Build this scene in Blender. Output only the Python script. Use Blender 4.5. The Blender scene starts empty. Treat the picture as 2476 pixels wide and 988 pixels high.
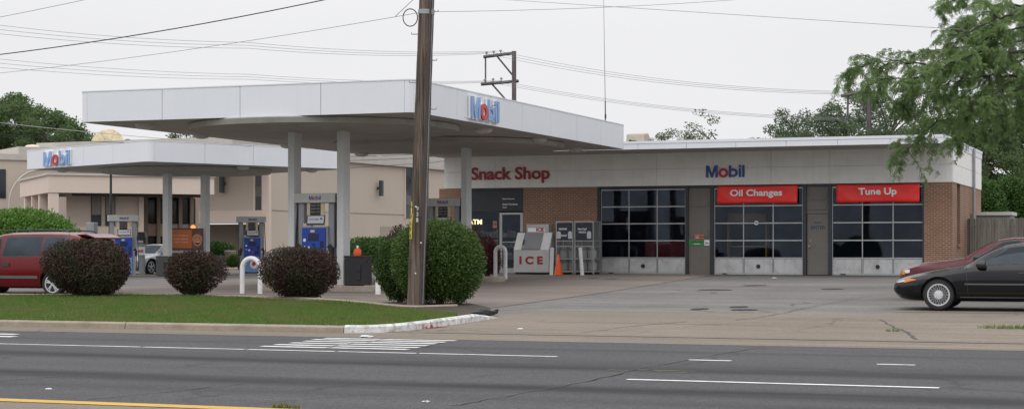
import bpy, bmesh, math, random
import numpy as np
from mathutils import Vector, Matrix
R = math.radians
rnd = random.Random(7)
SC = bpy.context.scene
COL = SC.collection

# ------------------------------------------------------------------ camera frame
CAM_H = 1.5
YAW = R(20.9)
FPX = 4283.0
CX, HY = 1238.0, 601.0
SA, CA = math.sin(YAW), math.cos(YAW)

def cw(r, d):
    "camera right / forward metres -> world X, Y"
    return (-d * SA + r * CA, d * CA + r * SA)

def at_d(px, d):
    return cw((px - CX) / FPX * d, d)

def depth_for_y(px, Y):
    return Y / (CA + (px - CX) / FPX * SA)

def at_y(px, Y):
    return at_d(px, depth_for_y(px, Y))[0]

def zpx(py, d):
    return CAM_H + (HY - py) / FPX * d

def lerp(a, b, t):
    return a + (b - a) * t

def sstep(a, b, x):
    t = min(1, max(0, (x - a) / (b - a)))
    return t * t * (3 - 2 * t)

PROF_R = [(-50, 0), (26.9, 0), (28.7, .035), (34.7, .22), (40, .30), (44, .37), (62.6, .57), (80, .6), (2000, .6)]
PROF_L = [(-50, 0), (26.9, 0), (28.7, .035), (34.7, .20), (40, .29), (44, .34), (62.6, .37), (80, .42), (2000, .5)]
def prof(P, y):
    for (a, za), (b, zb) in zip(P, P[1:]):
        if y <= b:
            return lerp(za, zb, (y - a) / (b - a))
    return P[-1][1]

def zg(x, y):
    return lerp(prof(PROF_L, y), prof(PROF_R, y), sstep(-34, -25, x))

# ------------------------------------------------------------------ tagging
def tag(o, label=None, cat=None, group=None, kind=None):
    if label: o['label'] = label
    if cat: o['category'] = cat
    if group: o['group'] = group
    if kind: o['kind'] = kind
    return o

def thing(name, label, cat, loc=(0, 0, 0), rz=0, group=None):
    o = bpy.data.objects.new(name, None)
    COL.objects.link(o)
    o.empty_display_size = .2
    o.location = loc
    o.rotation_euler = (0, 0, rz)
    return tag(o, label, cat, group)

def dup(root, loc, rz, label=None, group=None):
    def cp(o, parent):
        c = o.copy(); COL.objects.link(c); c.parent = parent
        for ch in list(o.children):
            cp(ch, c)
        return c
    r = cp(root, None)
    r.location = loc; r.rotation_euler = (0, 0, rz)
    if label: r['label'] = label
    if group: r['group'] = group
    return r

# ------------------------------------------------------------------ mesh builder
class MB:
    def __init__(s):
        s.v = []; s.f = []; s.m = []; s.M = Matrix.Identity(4); s.mi = 0
    def add(s, vs, fs):
        b = len(s.v)
        M = s.M
        s.v += [tuple(M @ Vector(p)) for p in vs]
        s.f += [tuple(b + i for i in f) for f in fs]
        s.m += [s.mi] * len(fs)
        return s
    def box(s, x0, x1, y0, y1, z0, z1):
        vs = [(x, y, z) for z in (z0, z1) for (x, y) in ((x0, y0), (x1, y0), (x1, y1), (x0, y1))]
        return s.add(vs, [(3, 2, 1, 0), (4, 5, 6, 7), (0, 1, 5, 4), (1, 2, 6, 5), (2, 3, 7, 6), (3, 0, 4, 7)])
    def prism(s, poly, z0, z1):
        n = len(poly)
        vs = [(x, y, z0) for x, y in poly] + [(x, y, z1) for x, y in poly]
        fs = [tuple(reversed(range(n))), tuple(range(n, 2 * n))]
        fs += [(i, (i + 1) % n, n + (i + 1) % n, n + i) for i in range(n)]
        return s.add(vs, fs)
    def prism_y(s, poly, y0, y1):
        "poly in x,z (counter-clockwise seen from -y) extruded along y"
        n = len(poly)
        vs = [(x, y0, z) for x, z in poly] + [(x, y1, z) for x, z in poly]
        fs = [tuple(range(n)), tuple(reversed(range(n, 2 * n)))]
        fs += [((i + 1) % n, i, n + i, n + (i + 1) % n) for i in range(n)]
        return s.add(vs, fs)
    def prism_x(s, poly, x0, x1):
        n = len(poly)
        vs = [(x0, y, z) for y, z in poly] + [(x1, y, z) for y, z in poly]
        fs = [tuple(reversed(range(n))), tuple(range(n, 2 * n))]
        fs += [(i, (i + 1) % n, n + (i + 1) % n, n + i) for i in range(n)]
        return s.add(vs, fs)
    def ring_y(s, cx, cz, r0, r1, y0, y1, n=32, a0=0, a1=2 * math.pi):
        full = abs(a1 - a0 - 2 * math.pi) < 1e-6
        k = n if full else n + 1
        vs = []
        for i in range(k):
            a = a0 + (a1 - a0) * i / n
            c, d = math.cos(a), math.sin(a)
            vs += [(cx + r0 * c, y0, cz + r0 * d), (cx + r1 * c, y0, cz + r1 * d), (cx + r1 * c, y1, cz + r1 * d), (cx + r0 * c, y1, cz + r0 * d)]
        fs = []
        for i in range(n):
            a, b = 4 * i, 4 * ((i + 1) % k)
            for j in range(4):
                fs.append((a + j, a + (j + 1) % 4, b + (j + 1) % 4, b + j))
        return s.add(vs, fs)
    def tube(s, pts, rad, n=8, cap=True):
        pts = [Vector(p) for p in pts]
        rs = rad if isinstance(rad, (list, tuple)) else [rad] * len(pts)
        vs = []; fs = []
        up = None
        for i, p in enumerate(pts):
            t = (pts[min(i + 1, len(pts) - 1)] - pts[max(i - 1, 0)]).normalized()
            if up is None:
                up = Vector((0, 0, 1)) if abs(t.z) < .9 else Vector((1, 0, 0))
            u = (up - t * up.dot(t)).normalized(); w = t.cross(u); up = u
            for k in range(n):
                a = 2 * math.pi * k / n
                vs.append(tuple(p + (u * math.cos(a) + w * math.sin(a)) * rs[i]))
        for i in range(len(pts) - 1):
            for k in range(n):
                a, b = i * n + k, i * n + (k + 1) % n
                fs.append((a, b, b + n, a + n))
        if cap:
            fs.append(tuple(reversed(range(n))))
            fs.append(tuple(range((len(pts) - 1) * n, len(pts) * n)))
        return s.add(vs, fs)
    def lathe(s, prof_, n=24, axis='z', c=(0, 0, 0)):
        "profile of (radius, height)"
        vs = []; fs = []
        for r, h in prof_:
            for k in range(n):
                a = 2 * math.pi * k / n
                if axis == 'z': p = (r * math.cos(a), r * math.sin(a), h)
                elif axis == 'y': p = (r * math.cos(a), h, r * math.sin(a))
                else: p = (h, r * math.cos(a), r * math.sin(a))
                vs.append((p[0] + c[0], p[1] + c[1], p[2] + c[2]))
        for i in range(len(prof_) - 1):
            for k in range(n):
                a, b = i * n + k, i * n + (k + 1) % n
                fs.append((a, b, b + n, a + n))
        fs.append(tuple(reversed(range(n)))); fs.append(tuple(range((len(prof_) - 1) * n, len(prof_) * n)))
        return s.add(vs, fs)
    def build(s, name, mat, parent=None, smooth=False, bevel=0, loc=None, seg=2):
        me = bpy.data.meshes.new(name)
        me.from_pydata(s.v, [], s.f)
        mats = mat if isinstance(mat, (list, tuple)) else [mat]
        for m in mats: me.materials.append(m)
        if len(mats) > 1:
            me.polygons.foreach_set('material_index', s.m)
        bm = bmesh.new(); bm.from_mesh(me)
        bmesh.ops.recalc_face_normals(bm, faces=bm.faces)
        bm.to_mesh(me); bm.free()
        if smooth:
            me.polygons.foreach_set('use_smooth', [True] * len(me.polygons))
            try:
                me.set_sharp_from_angle(angle=R(smooth if smooth is not True else 40))
            except Exception: pass
        me.update()
        o = bpy.data.objects.new(name, me)
        COL.objects.link(o)
        if parent: o.parent = parent
        if loc: o.location = loc
        if bevel:
            b = o.modifiers.new('bevel', 'BEVEL'); b.width = bevel; b.segments = seg; b.limit_method = 'ANGLE'; b.angle_limit = R(40)
        return o

def rect(x0, x1, y0, y1):
    return [(x0, y0), (x1, y0), (x1, y1), (x0, y1)]

def rot_to(p, rz):
    return Matrix.Translation(p) @ Matrix.Rotation(rz, 4, 'Z')

# ------------------------------------------------------------------ ground sheets
YB = [28.7, 34.7, 40, 44, 50, 56, 62.6, 80]
XB = [-34, -32.5, -31, -29.5, -28, -26.5, -25]
def sheet(name, poly, off, mat, kind='structure', zf=None, sub=None, thick=0):
    bm = bmesh.new()
    vs = [bm.verts.new((x, y, 0)) for x, y in poly]
    bm.faces.new(vs)
    def cut(co, no):
        bmesh.ops.bisect_plane(bm, geom=bm.verts[:] + bm.edges[:] + bm.faces[:], plane_co=co, plane_no=no)
    for y in [26.9] + YB: cut((0, y, 0), (0, 1, 0))
    for x in XB: cut((x, 0, 0), (1, 0, 0))
    if sub:
        xs = [p[0] for p in poly]; ys = [p[1] for p in poly]
        x = min(xs)
        while x < max(xs): cut((x, 0, 0), (1, 0, 0)); x += sub
        y = min(ys)
        while y < max(ys): cut((0, y, 0), (0, 1, 0)); y += sub
    for v in bm.verts:
        v.co.z = (zf(v.co.x, v.co.y) if zf else zg(v.co.x, v.co.y) + off)
    bmesh.ops.recalc_face_normals(bm, faces=bm.faces)
    for f in bm.faces:
        if f.normal.z < 0: f.normal_flip()
    me = bpy.data.meshes.new(name); bm.to_mesh(me); bm.free()
    me.materials.append(mat)
    o = bpy.data.objects.new(name, me); COL.objects.link(o)
    if kind: o['kind'] = kind
    return o

# ------------------------------------------------------------------ materials
def newmat(name):
    m = bpy.data.materials.new(name); m.use_nodes = True
    nt = m.node_tree; nt.nodes.clear()
    out = nt.nodes.new('ShaderNodeOutputMaterial')
    b = nt.nodes.new('ShaderNodeBsdfPrincipled')
    nt.links.new(b.outputs[0], out.inputs[0])
    return m, nt, b, out

def N(nt, t, **kw):
    n = nt.nodes.new(t)
    for k, v in kw.items():
        if k.startswith('i_'):
            key = k[2:]
            n.inputs[int(key) if key.isdigit() else key].default_value = v
        else: setattr(n, k, v)
    return n

def ocoord(nt, scale=None):
    tc = N(nt, 'ShaderNodeTexCoord')
    if scale is None: return tc.outputs['Object']
    mp = N(nt, 'ShaderNodeMapping')
    mp.inputs['Scale'].default_value = scale
    nt.links.new(tc.outputs['Object'], mp.inputs['Vector'])
    return mp.outputs[0]

def noise(nt, co, scale, detail=4, rough=.55):
    n = N(nt, 'ShaderNodeTexNoise'); n.inputs['Scale'].default_value = scale
    n.inputs['Detail'].default_value = detail; n.inputs['Roughness'].default_value = rough
    nt.links.new(co, n.inputs['Vector'])
    return n.outputs['Fac']

def ramp(nt, fac, a, b, lo=0., hi=1.):
    "map range clamp"
    n = N(nt, 'ShaderNodeMapRange'); n.inputs[1].default_value = a; n.inputs[2].default_value = b
    n.inputs[3].default_value = min(lo, 1) if hi <= 1 else lo; n.inputs[4].default_value = hi
    nt.links.new(fac, n.inputs[0]); return n.outputs[0]

def mix(nt, fac, a, b, blend='MIX'):
    n = N(nt, 'ShaderNodeMix', data_type='RGBA', blend_type=blend)
    for sock, val in ((n.inputs[0], fac), (n.inputs[6], a), (n.inputs[7], b)):
        if hasattr(val, 'links') or hasattr(val, 'is_linked'): nt.links.new(val, sock)
        elif isinstance(val, (int, float)): sock.default_value = val
        else: sock.default_value = (val[0], val[1], val[2], 1)
    return n.outputs[2]

def math_(nt, op, a, b=None, c=None):
    n = N(nt, 'ShaderNodeMath', operation=op)
    for i, v in enumerate((a, b, c)):
        if v is None: continue
        if isinstance(v, (int, float)): n.inputs[i].default_value = v
        else: nt.links.new(v, n.inputs[i])
    return n.outputs[0]

def bump(nt, b, h, strength=.3, dist=.01):
    n = N(nt, 'ShaderNodeBump'); n.inputs['Strength'].default_value = strength; n.inputs['Distance'].default_value = dist
    nt.links.new(h, n.inputs['Height']); nt.links.new(n.outputs[0], b.inputs['Normal'])

def mul(c, k): return tuple(min(1, x * k) for x in c)

def M(name, col, rough=.6, var=.12, scale=1.5, metallic=0, spec=.5, fine=.06, fscale=25, bmp=0, streak=0, coat=0, dirt=None, dirt_amt=0, emit=0, rvar=.08):
    "plain painted / cast surface with uneven tone, fine grain, optional rain streaks and dirt blotches"
    m, nt, b, out = newmat(name)
    co = ocoord(nt)
    c = mix(nt, ramp(nt, noise(nt, co, scale), .3, .7), mul(col, 1 - var), mul(col, 1 + var))
    if fine:
        c = mix(nt, ramp(nt, noise(nt, co, fscale, 3), .35, .65, 0, fine * 3), c, mul(col, .55))
    if streak:
        s = noise(nt, ocoord(nt, (6, 6, .35)), 1.5, 3)
        c = mix(nt, ramp(nt, s, .5, .75, 0, streak), c, mul(col, .55))
    if dirt is not None:
        s = noise(nt, co, scale * 1.7 + .3, 6, .65)
        c = mix(nt, ramp(nt, s, .48, .68, 0, dirt_amt), c, dirt)
    nt.links.new(c, b.inputs['Base Color'])
    b.inputs['Metallic'].default_value = metallic
    b.inputs['Specular IOR Level'].default_value = spec
    nt.links.new(ramp(nt, noise(nt, co, scale * 3), .3, .7, max(0.02, rough - rvar), min(1, rough + rvar)), b.inputs['Roughness'])
    if coat: b.inputs['Coat Weight'].default_value = coat; b.inputs['Coat Roughness'].default_value = .04
    if bmp: bump(nt, b, noise(nt, co, fscale, 4), bmp)
    if emit:
        b.inputs['Emission Color'].default_value = (*col, 1); b.inputs['Emission Strength'].default_value = emit
    return m

def leafmat(name, c1, c2, c3=None, trans=.25):
    m, nt, b, out = newmat(name)
    g = N(nt, 'ShaderNodeNewGeometry')
    co = ocoord(nt)
    c = mix(nt, g.outputs['Random Per Island'], c1, c2)
    c = mix(nt, ramp(nt, noise(nt, co, 1.6, 3), .42, .62), c, c3 if c3 else mul(c1, .8))
    nt.links.new(c, b.inputs['Base Color'])
    b.inputs['Roughness'].default_value = .55
    b.inputs['Specular IOR Level'].default_value = .3
    t = N(nt, 'ShaderNodeBsdfTranslucent'); nt.links.new(c, t.inputs[0])
    mx = N(nt, 'ShaderNodeMixShader', i_0=trans)
    nt.links.new(b.outputs[0], mx.inputs[1]); nt.links.new(t.outputs[0], mx.inputs[2])
    nt.links.new(mx.outputs[0], out.inputs[0])
    return m

def glassmat(name, tint, refl=.05, rough=.02, fk=.6):
    m, nt, b, out = newmat(name)
    nt.nodes.remove(b)
    tr = N(nt, 'ShaderNodeBsdfTransparent'); tr.inputs[0].default_value = (*tint, 1)
    gl = N(nt, 'ShaderNodeBsdfGlossy'); gl.inputs['Color'].default_value = (.74, .86, 1, 1); gl.inputs['Roughness'].default_value = rough
    lw = N(nt, 'ShaderNodeLayerWeight', i_0=.35)
    co = ocoord(nt)
    f = math_(nt, 'ADD', math_(nt, 'MULTIPLY', lw.outputs['Fresnel'], fk), refl)
    f = math_(nt, 'MULTIPLY', f, ramp(nt, noise(nt, co, 1.2, 3), .3, .7, .7, 1.15))
    mx = N(nt, 'ShaderNodeMixShader')
    nt.links.new(f, mx.inputs[0]); nt.links.new(tr.outputs[0], mx.inputs[1]); nt.links.new(gl.outputs[0], mx.inputs[2])
    nt.links.new(mx.outputs[0], out.inputs[0])
    return m

def asphalt(name, base, dark_bands=(), crack=.8, tint=None, patch=.12, grain=1.0, ck=.009):
    m, nt, b, out = newmat(name)
    co = ocoord(nt)
    c = mix(nt, ramp(nt, noise(nt, co, .22, 5, .6), .35, .65), mul(base, 1 - patch), mul(base, 1 + patch))
    if tint:
        c = mix(nt, ramp(nt, noise(nt, ocoord(nt, (.35, 1, 1)), .35, 5, .65), .45, .68, 0, .8), c, tint)
    # stretched wear along the driving direction
    c = mix(nt, ramp(nt, noise(nt, ocoord(nt, (.06, 1.6, 1)), 1.2, 4), .4, .66, 0, .55), c, mul(base, .62))
    c = mix(nt, ramp(nt, noise(nt, ocoord(nt, (.10, 2.6, 1)), 1.0, 5, .65), .5, .7, 0, .4), c, mul(base, 1.35))
    # aggregate
    ag = noise(nt, co, 42, 3, .7)
    c = mix(nt, ramp(nt, noise(nt, ocoord(nt, (.5, 1.6, 1)), 5, 4, .7), .4, .62, .28 * min(1, grain), 0), c, mul(base, .5))
    sp_ = noise(nt, ocoord(nt, (15, 3.2, 1)), 1.0, 4, .8)
    c = mix(nt, ramp(nt, sp_, .3, .5, min(.75, .38 * grain), 0), c, mul(base, .55))
    c = mix(nt, ramp(nt, sp_, .54, .72, 0, min(.6, .3 * grain)), c, mul(base, 1.6))
    ag2 = noise(nt, co, 13, 4, .75)
    c = mix(nt, ramp(nt, ag2, .34, .5, .45 * grain, 0), c, mul(base, .5))
    c = mix(nt, ramp(nt, ag2, .54, .68, 0, .3 * grain), c, mul(base, 1.6))
    c = mix(nt, ramp(nt, ag, .36, .5, .5 * grain, 0), c, mul(base, .45))
    c = mix(nt, ramp(nt, ag, .56, .66, 0, .45 * grain), c, mul(base, 1.9))
    if dark_bands:
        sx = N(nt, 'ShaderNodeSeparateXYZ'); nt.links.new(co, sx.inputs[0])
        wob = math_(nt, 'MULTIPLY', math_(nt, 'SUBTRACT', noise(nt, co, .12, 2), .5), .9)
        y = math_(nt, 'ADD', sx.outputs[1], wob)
        for yc, w, amt in dark_bands:
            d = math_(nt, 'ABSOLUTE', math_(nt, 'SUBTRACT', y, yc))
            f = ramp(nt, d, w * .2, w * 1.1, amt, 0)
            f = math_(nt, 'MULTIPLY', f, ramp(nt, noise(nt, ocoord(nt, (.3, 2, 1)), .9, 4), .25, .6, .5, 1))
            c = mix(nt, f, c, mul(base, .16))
    if crack:
        wv = N(nt, 'ShaderNodeTexNoise'); wv.inputs['Scale'].default_value = .8; wv.inputs['Detail'].default_value = 5
        nt.links.new(co, wv.inputs['Vector'])
        add = N(nt, 'ShaderNodeVectorMath', operation='MULTIPLY_ADD'); add.inputs[1].default_value = (1.6, 1.6, 0)
        nt.links.new(wv.outputs['Color'], add.inputs[0]); nt.links.new(co, add.inputs[2])
        vo = N(nt, 'ShaderNodeTexVoronoi', feature='DISTANCE_TO_EDGE'); vo.inputs['Scale'].default_value = .2
        nt.links.new(add.outputs[0], vo.inputs['Vector'])
        cr = ramp(nt, vo.outputs['Distance'], .0, ck, crack, 0)
        cr = math_(nt, 'MULTIPLY', cr, ramp(nt, noise(nt, co, .25, 2), .42, .6))
        c = mix(nt, cr, c, mul(base, .25))
    nt.links.new(c, b.inputs['Base Color'])
    b.inputs['Roughness'].default_value = .85
    b.inputs['Specular IOR Level'].default_value = .3
    bump(nt, b, ag, .5, .008)
    return m

def brickmat(name, c1, c2, mortar, bw=.2, bh=.068, ms=.012):
    m, nt, b, out = newmat(name)
    tc = N(nt, 'ShaderNodeTexCoord'); sx = N(nt, 'ShaderNodeSeparateXYZ'); nt.links.new(tc.outputs['Object'], sx.inputs[0])
    cb = N(nt, 'ShaderNodeCombineXYZ')
    nt.links.new(math_(nt, 'ADD', sx.outputs[0], sx.outputs[1]), cb.inputs[0]); nt.links.new(sx.outputs[2], cb.inputs[1])
    br = N(nt, 'ShaderNodeTexBrick'); br.offset = .5
    br.inputs['Color1'].default_value = (*c1, 1); br.inputs['Color2'].default_value = (*c2, 1); br.inputs['Mortar'].default_value = (*mortar, 1)
    br.inputs['Scale'].default_value = 1; br.inputs['Mortar Size'].default_value = ms
    br.inputs['Brick Width'].default_value = bw; br.inputs['Row Height'].default_value = bh; br.inputs['Bias'].default_value = -.1
    nt.links.new(cb.outputs[0], br.inputs['Vector'])
    c = mix(nt, ramp(nt, noise(nt, tc.outputs['Object'], 1.3, 4), .3, .7, .0, .35), br.outputs['Color'], mul(c1, .7))
    nt.links.new(c, b.inputs['Base Color']); b.inputs['Roughness'].default_value = .85
    bump(nt, b, math_(nt, 'SUBTRACT', 1., br.outputs['Fac']), .5, .006)
    return m

def woodmat(name, col, dark):
    m, nt, b, out = newmat(name)
    co = ocoord(nt, (9, 9, .35))
    n1 = noise(nt, co, 2.2, 6, .65)
    c = mix(nt, ramp(nt, n1, .40, .60), dark, col)
    c = mix(nt, ramp(nt, noise(nt, ocoord(nt, (30, 30, .5)), 2, 4), .5, .62, 0, .7), c, mul(dark, .45))
    c = mix(nt, ramp(nt, noise(nt, ocoord(nt, (2, 2, .25)), 1.4, 3), .5, .7, 0, .5), c, mul(col, 1.35))
    nt.links.new(c, b.inputs['Base Color']); b.inputs['Roughness'].default_value = .9
    bump(nt, b, n1, .6, .01)
    return m

WHITE = M('white_fascia_paint', (.685, .705, .75), .45, .02, .5, fine=.01, streak=.05)
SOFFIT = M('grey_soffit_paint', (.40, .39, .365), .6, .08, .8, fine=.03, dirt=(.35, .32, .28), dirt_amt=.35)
COLWHITE = M('column_paint', (.60, .62, .62), .5, .05, 1, streak=.25)
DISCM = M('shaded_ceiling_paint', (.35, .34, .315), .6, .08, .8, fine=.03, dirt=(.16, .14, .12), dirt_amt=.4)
SEAM = M('dark_seam', (.05, .05, .055), .8, .1)
GLOSSWHITE = M('glossy_white_paint', (.8, .81, .81), .4, .04, 2, streak=.15, dirt=(.4, .36, .3), dirt_amt=.25)
STATWHITE = M('station_panel_paint', (.80, .80, .765), .55, .04, .7, fine=.02, streak=.15, dirt=(.5, .47, .42), dirt_amt=.2)
DARKTRIM = M('dark_blue_grey_trim', (.028, .032, .042), .5, .15)
TAUPE = M('taupe_panel_paint', (.15, .14, .125), .65, .08, 1, streak=.25)
ALU = M('brushed_aluminium', (.42, .43, .43), .4, .08, 4, metallic=.4, fine=.04)
DOORPANEL = M('garage_door_white', (.50, .51, .52), .5, .06, 1.5, streak=.25, dirt=(.24, .22, .19), dirt_amt=.5)
BRICK = brickmat('red_brown_brick', (.20, .085, .048), (.29, .125, .07), (.34, .28, .21))
GLASS = glassmat('station_glass', (.72, .75, .8), .010, fk=.3)
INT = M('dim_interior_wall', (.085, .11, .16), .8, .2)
BLACKG = M('black_plastic', (.018, .019, .022), .45, .1)
RUBBER = M('tyre_rubber', (.02, .02, .021), .8, .1)
SIGNRED = M('banner_red_vinyl', (.85, .022, .016), .4, .08, 1.5, fine=.01)
LETRED = M('letter_red', (.32, .018, .03), .45, .06)
LETBLUE = M('letter_blue', (.035, .085, .30), .45, .06)
LETBLUEPALE = M('letter_pale_blue', (.22, .36, .62), .4, .06)
LETREDB = M('letter_bright_red', (.48, .02, .03), .4, .05)
PURE = M('white_vinyl', (.82, .82, .82), .45, .02)
ROOFGRAV = M('roof_gravel', (.3, .29, .27), .9, .15)
CONC = asphalt('tan_concrete', (.20, .168, .132), crack=.5, tint=(.15, .13, .108), patch=.18, grain=.6)
CURB = M('kerb_concrete', (.30, .25, .195), .85, .15, 2, fine=.1, dirt=(.2, .16, .12), dirt_amt=.6, bmp=.3)
CURBW = M('chipped_white_kerb_paint', (.64, .64, .64), .6, .07, 4, fine=.2, fscale=11, dirt=(.20, .17, .13), dirt_amt=.9)
ROAD = asphalt('road_asphalt', (.070, .0685, .0715), dark_bands=((21.3, .7, 1.0), (17.9, .7, 1.0), (24.9, .4, .35), (22.3, .5, .3), (16.6, .6, .3)), crack=1, grain=2.2, patch=.2, ck=.013)
LOT = asphalt('lot_pavement', (.158, .147, .138), dark_bands=((61.6, 4.2, .42), (56.5, .9, .25), (49.5, 1.6, .16)), crack=1, tint=(.21, .20, .19), patch=.30, grain=.8, ck=.012)  # band along the station front: roof overhang's shade put into the colour, plus stains
FORE = asphalt('forecourt_concrete', (.20, .168, .145), crack=.4, tint=(.15, .125, .11), patch=.18, grain=.35)
PATCH = asphalt('tar_patch', (.04, .038, .038), crack=0)
RPAINT = M('road_paint', (.74, .74, .72), .7, .08, 3, fine=.12, fscale=9, dirt=(.2, .2, .2), dirt_amt=.55)
YPAINT = M('yellow_road_paint', (.55, .32, .03), .7, .1, 3, fine=.1, dirt=(.3, .22, .1), dirt_amt=.4)
GRASSM = M('lawn_soil_green', (.058, .105, .022), .9, .2, 1.2, fine=.2, fscale=30)
SOIL = M('dark_mulch', (.05, .035, .025), .95, .3, 3, fine=.2, bmp=.5)
GROUNDM = M('far_ground', (.16, .15, .13), .95, .2, .2)
TAN = M('hotel_tan_stucco', (.50, .425, .355), .85, .03, .4, fine=.03, streak=.08)
TANL = M('hotel_light_stucco', (.62, .515, .44), .85, .03, .5, fine=.02)
TANG = M('hotel_roof_edge', (.48, .45, .41), .8, .06)
HGLASS = M('hotel_dark_glass', (.02, .022, .028), .12, .2, .4, spec=.5)
BROWNF = M('bronze_frame', (.035, .028, .024), .5)
WOOD = woodmat('weathered_pole_wood', (.155, .118, .094), (.040, .026, .019))
FENCEW = woodmat('grey_fence_wood', (.20, .18, .155), (.11, .10, .085))
GREYWOOD = woodmat('grey_crossarm_wood', (.16, .14, .135), (.08, .07, .07))
STEEL = M('galvanised_steel', (.33, .34, .35), .45, .12, 5, metallic=.5)
WIRE = M('wire_dark', (.02, .02, .022), .7)
WIREG = M('wire_grey', (.20, .205, .22), .6)
PUMPGREY = M('pump_grey_metal', (.29, .30, .33), .45, .06, 2, streak=.1)
PUMPTOP = M('pump_header_grey', (.48, .48, .46), .5, .05, 2, streak=.1)
PUMPBLUE = M('pump_blue', (.008, .055, .38), .35, .1, 3)
PALEBLUE = M('pump_pale_blue', (.16, .30, .60), .4, .05)
CREAM = M('cream_label', (.62, .52, .38), .6)
ORANGE = M('safety_orange', (.80, .10, .015), .5, .06, 3, dirt=(.35, .08, .03), dirt_amt=.3)
FREEZER = M('freezer_white', (.52, .53, .52), .45, .05, 1.5, streak=.2, dirt=(.3, .29, .26), dirt_amt=.3)
GREYDOOR = M('grey_freezer_door', (.15, .15, .16), .5, .06)
# ------------------------------------------------------------------ lettering
_tc = {}
def text_geo(body, bold=0.0, spacing=1.0, shear=0):
    key = (body, bold, spacing, shear)
    if key in _tc: return _tc[key]
    cu = bpy.data.curves.new('t', 'FONT'); cu.body = body; cu.size = 1; cu.offset = bold; cu.space_character = spacing
    cu.resolution_u = 4; cu.shear = shear
    ob = bpy.data.objects.new('t', cu); COL.objects.link(ob)
    dg = bpy.context.evaluated_depsgraph_get(); dg.update()
    me = bpy.data.meshes.new_from_object(ob.evaluated_get(dg))
    v = [tuple(x.co) for x in me.vertices]; f = [tuple(p.vertices) for p in me.polygons]
    bpy.data.objects.remove(ob); bpy.data.curves.remove(cu); bpy.data.meshes.remove(me)
    x0 = min(p[0] for p in v); x1 = max(p[0] for p in v); y0 = min(p[1] for p in v); y1 = max(p[1] for p in v)
    _tc[key] = (v, f, x0, x1, y0, y1)
    return _tc[key]

def add_text(mb, body, cx, z, y, width=None, height=None, depth=.004, bold=.0, spacing=1.0, face=-1):
    """flat lettering standing in the x-z plane facing -y; centred on cx, baseline box bottom at z.
    `height` is the height of the whole line's box"""
    v, f, x0, x1, y0, y1 = text_geo(body, bold, spacing)
    sh = height / (y1 - y0) if height else width / (x1 - x0)
    sw = width / (x1 - x0) if width else sh
    n = len(v)
    vs = [(cx + (p[0] - (x0 + x1) / 2) * sw, y - depth, z + (p[1] - y0) * sh) for p in v]
    if depth > .006:
        vs += [(p[0], y, p[2]) for p in vs]
        ec = {}
        for a in f:
            for i in range(len(a)):
                e = (a[i], a[(i + 1) % len(a)])
                ec[e] = ec.get(e, 0) + 1
        fs = list(f) + [tuple(reversed([i + n for i in a])) for a in f]
        for (a, b) in ec:
            if (b, a) not in ec: fs.append((b, a, a + n, b + n))
        mb.add(vs, fs)
    else:
        mb.add(vs, f)

def mobil_shapes(kind, mb, y0, y1, grow=0.0):
    "unit letters M,o,b,i,l : cap height 1, total width about 2.62; extruded from y0 to y1"
    s = .2; g = grow
    if kind == 'M':
        w = .94
        if g:
            mb.prism_y([(-g, -g), (w + g, -g), (w + g, 1 + g), (-g, 1 + g)], y0, y1)
        else:
            mb.prism_y([(0, 0), (s * .92, 0), (s * .92, .66), (.40, 0), (.54, 0), (w - s * .92, .66), (w - s * .92, 0), (w, 0), (w, 1), (w - .24, 1), (.47, .34), (.24, 1), (0, 1)], y0, y1)
    elif kind == 'o':
        mb.ring_y(1.38, .37, max(.0, .19 - g), .39 + g, y0, y1, 36)
    elif kind == 'b':
        mb.prism_y([(1.82 - g, -g), (1.82 + s * .9 + g, -g), (1.82 + s * .9 + g, 1 + g), (1.82 - g, 1 + g)], y0, y1)
        mb.ring_y(2.17, .37, max(0, .17 - g), .36 + g, y0 + .002, y1 - .002, 32, -math.pi * .72, math.pi * .72)
    elif kind == 'i':
        mb.prism_y([(2.61 - g, -g), (2.61 + s * .9 + g, -g), (2.61 + s * .9 + g, .73 + g), (2.61 - g, .73 + g)], y0, y1)
        mb.prism_y([(2.61 - g, .82 - g * .3), (2.61 + s * .9 + g, .82 - g * .3), (2.61 + s * .9 + g, 1 + g), (2.61 - g, 1 + g)], y0, y1)
    elif kind == 'l':
        mb.prism_y([(2.88 - g, -g), (2.88 + s * .9 + g, -g), (2.88 + s * .9 + g, 1 + g), (2.88 - g, 1 + g)], y0, y1)
MOBW = 3.06
def mobil_flat(mb, cx, z, y, h, w, blue_i=0, red_i=1, depth=.003):
    "printed word, blue with a red o, in one mesh with two material slots"
    M0 = mb.M.copy()
    mb.M = M0 @ Matrix.Translation((cx - w / 2, y, z)) @ Matrix.Diagonal((w / MOBW, 1, h, 1))
    for k in 'Mobil':
        mb.mi = red_i if k == 'o' else blue_i
        mobil_shapes(k, mb, -depth, 0)
    mb.mi = 0; mb.M = M0

def mobil_sign(parent, cx, z, y, h, w, depth, mblue, mred, backing=None, M0=None, name='sign'):
    "raised letters; with backing each letter stands on a white channel body"
    T = (M0 or Matrix.Identity(4)) @ Matrix.Translation((cx - w / 2, y, z)) @ Matrix.Diagonal((w / MOBW, 1, h, 1))
    for k in 'Mobil':
        b = MB(); b.M = T
        mobil_shapes(k, b, -depth, -depth * .62 if backing else 0)
        o = b.build('letter', mred if k == 'o' else mblue, parent)
        if k == 'o': o['label'] = 'red round letter o of the sign'
        if backing:
            c = MB(); c.M = T
            mobil_shapes(k, c, -depth * .6, -.003, .035)
            c.build('letter_body', backing, o)
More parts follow.
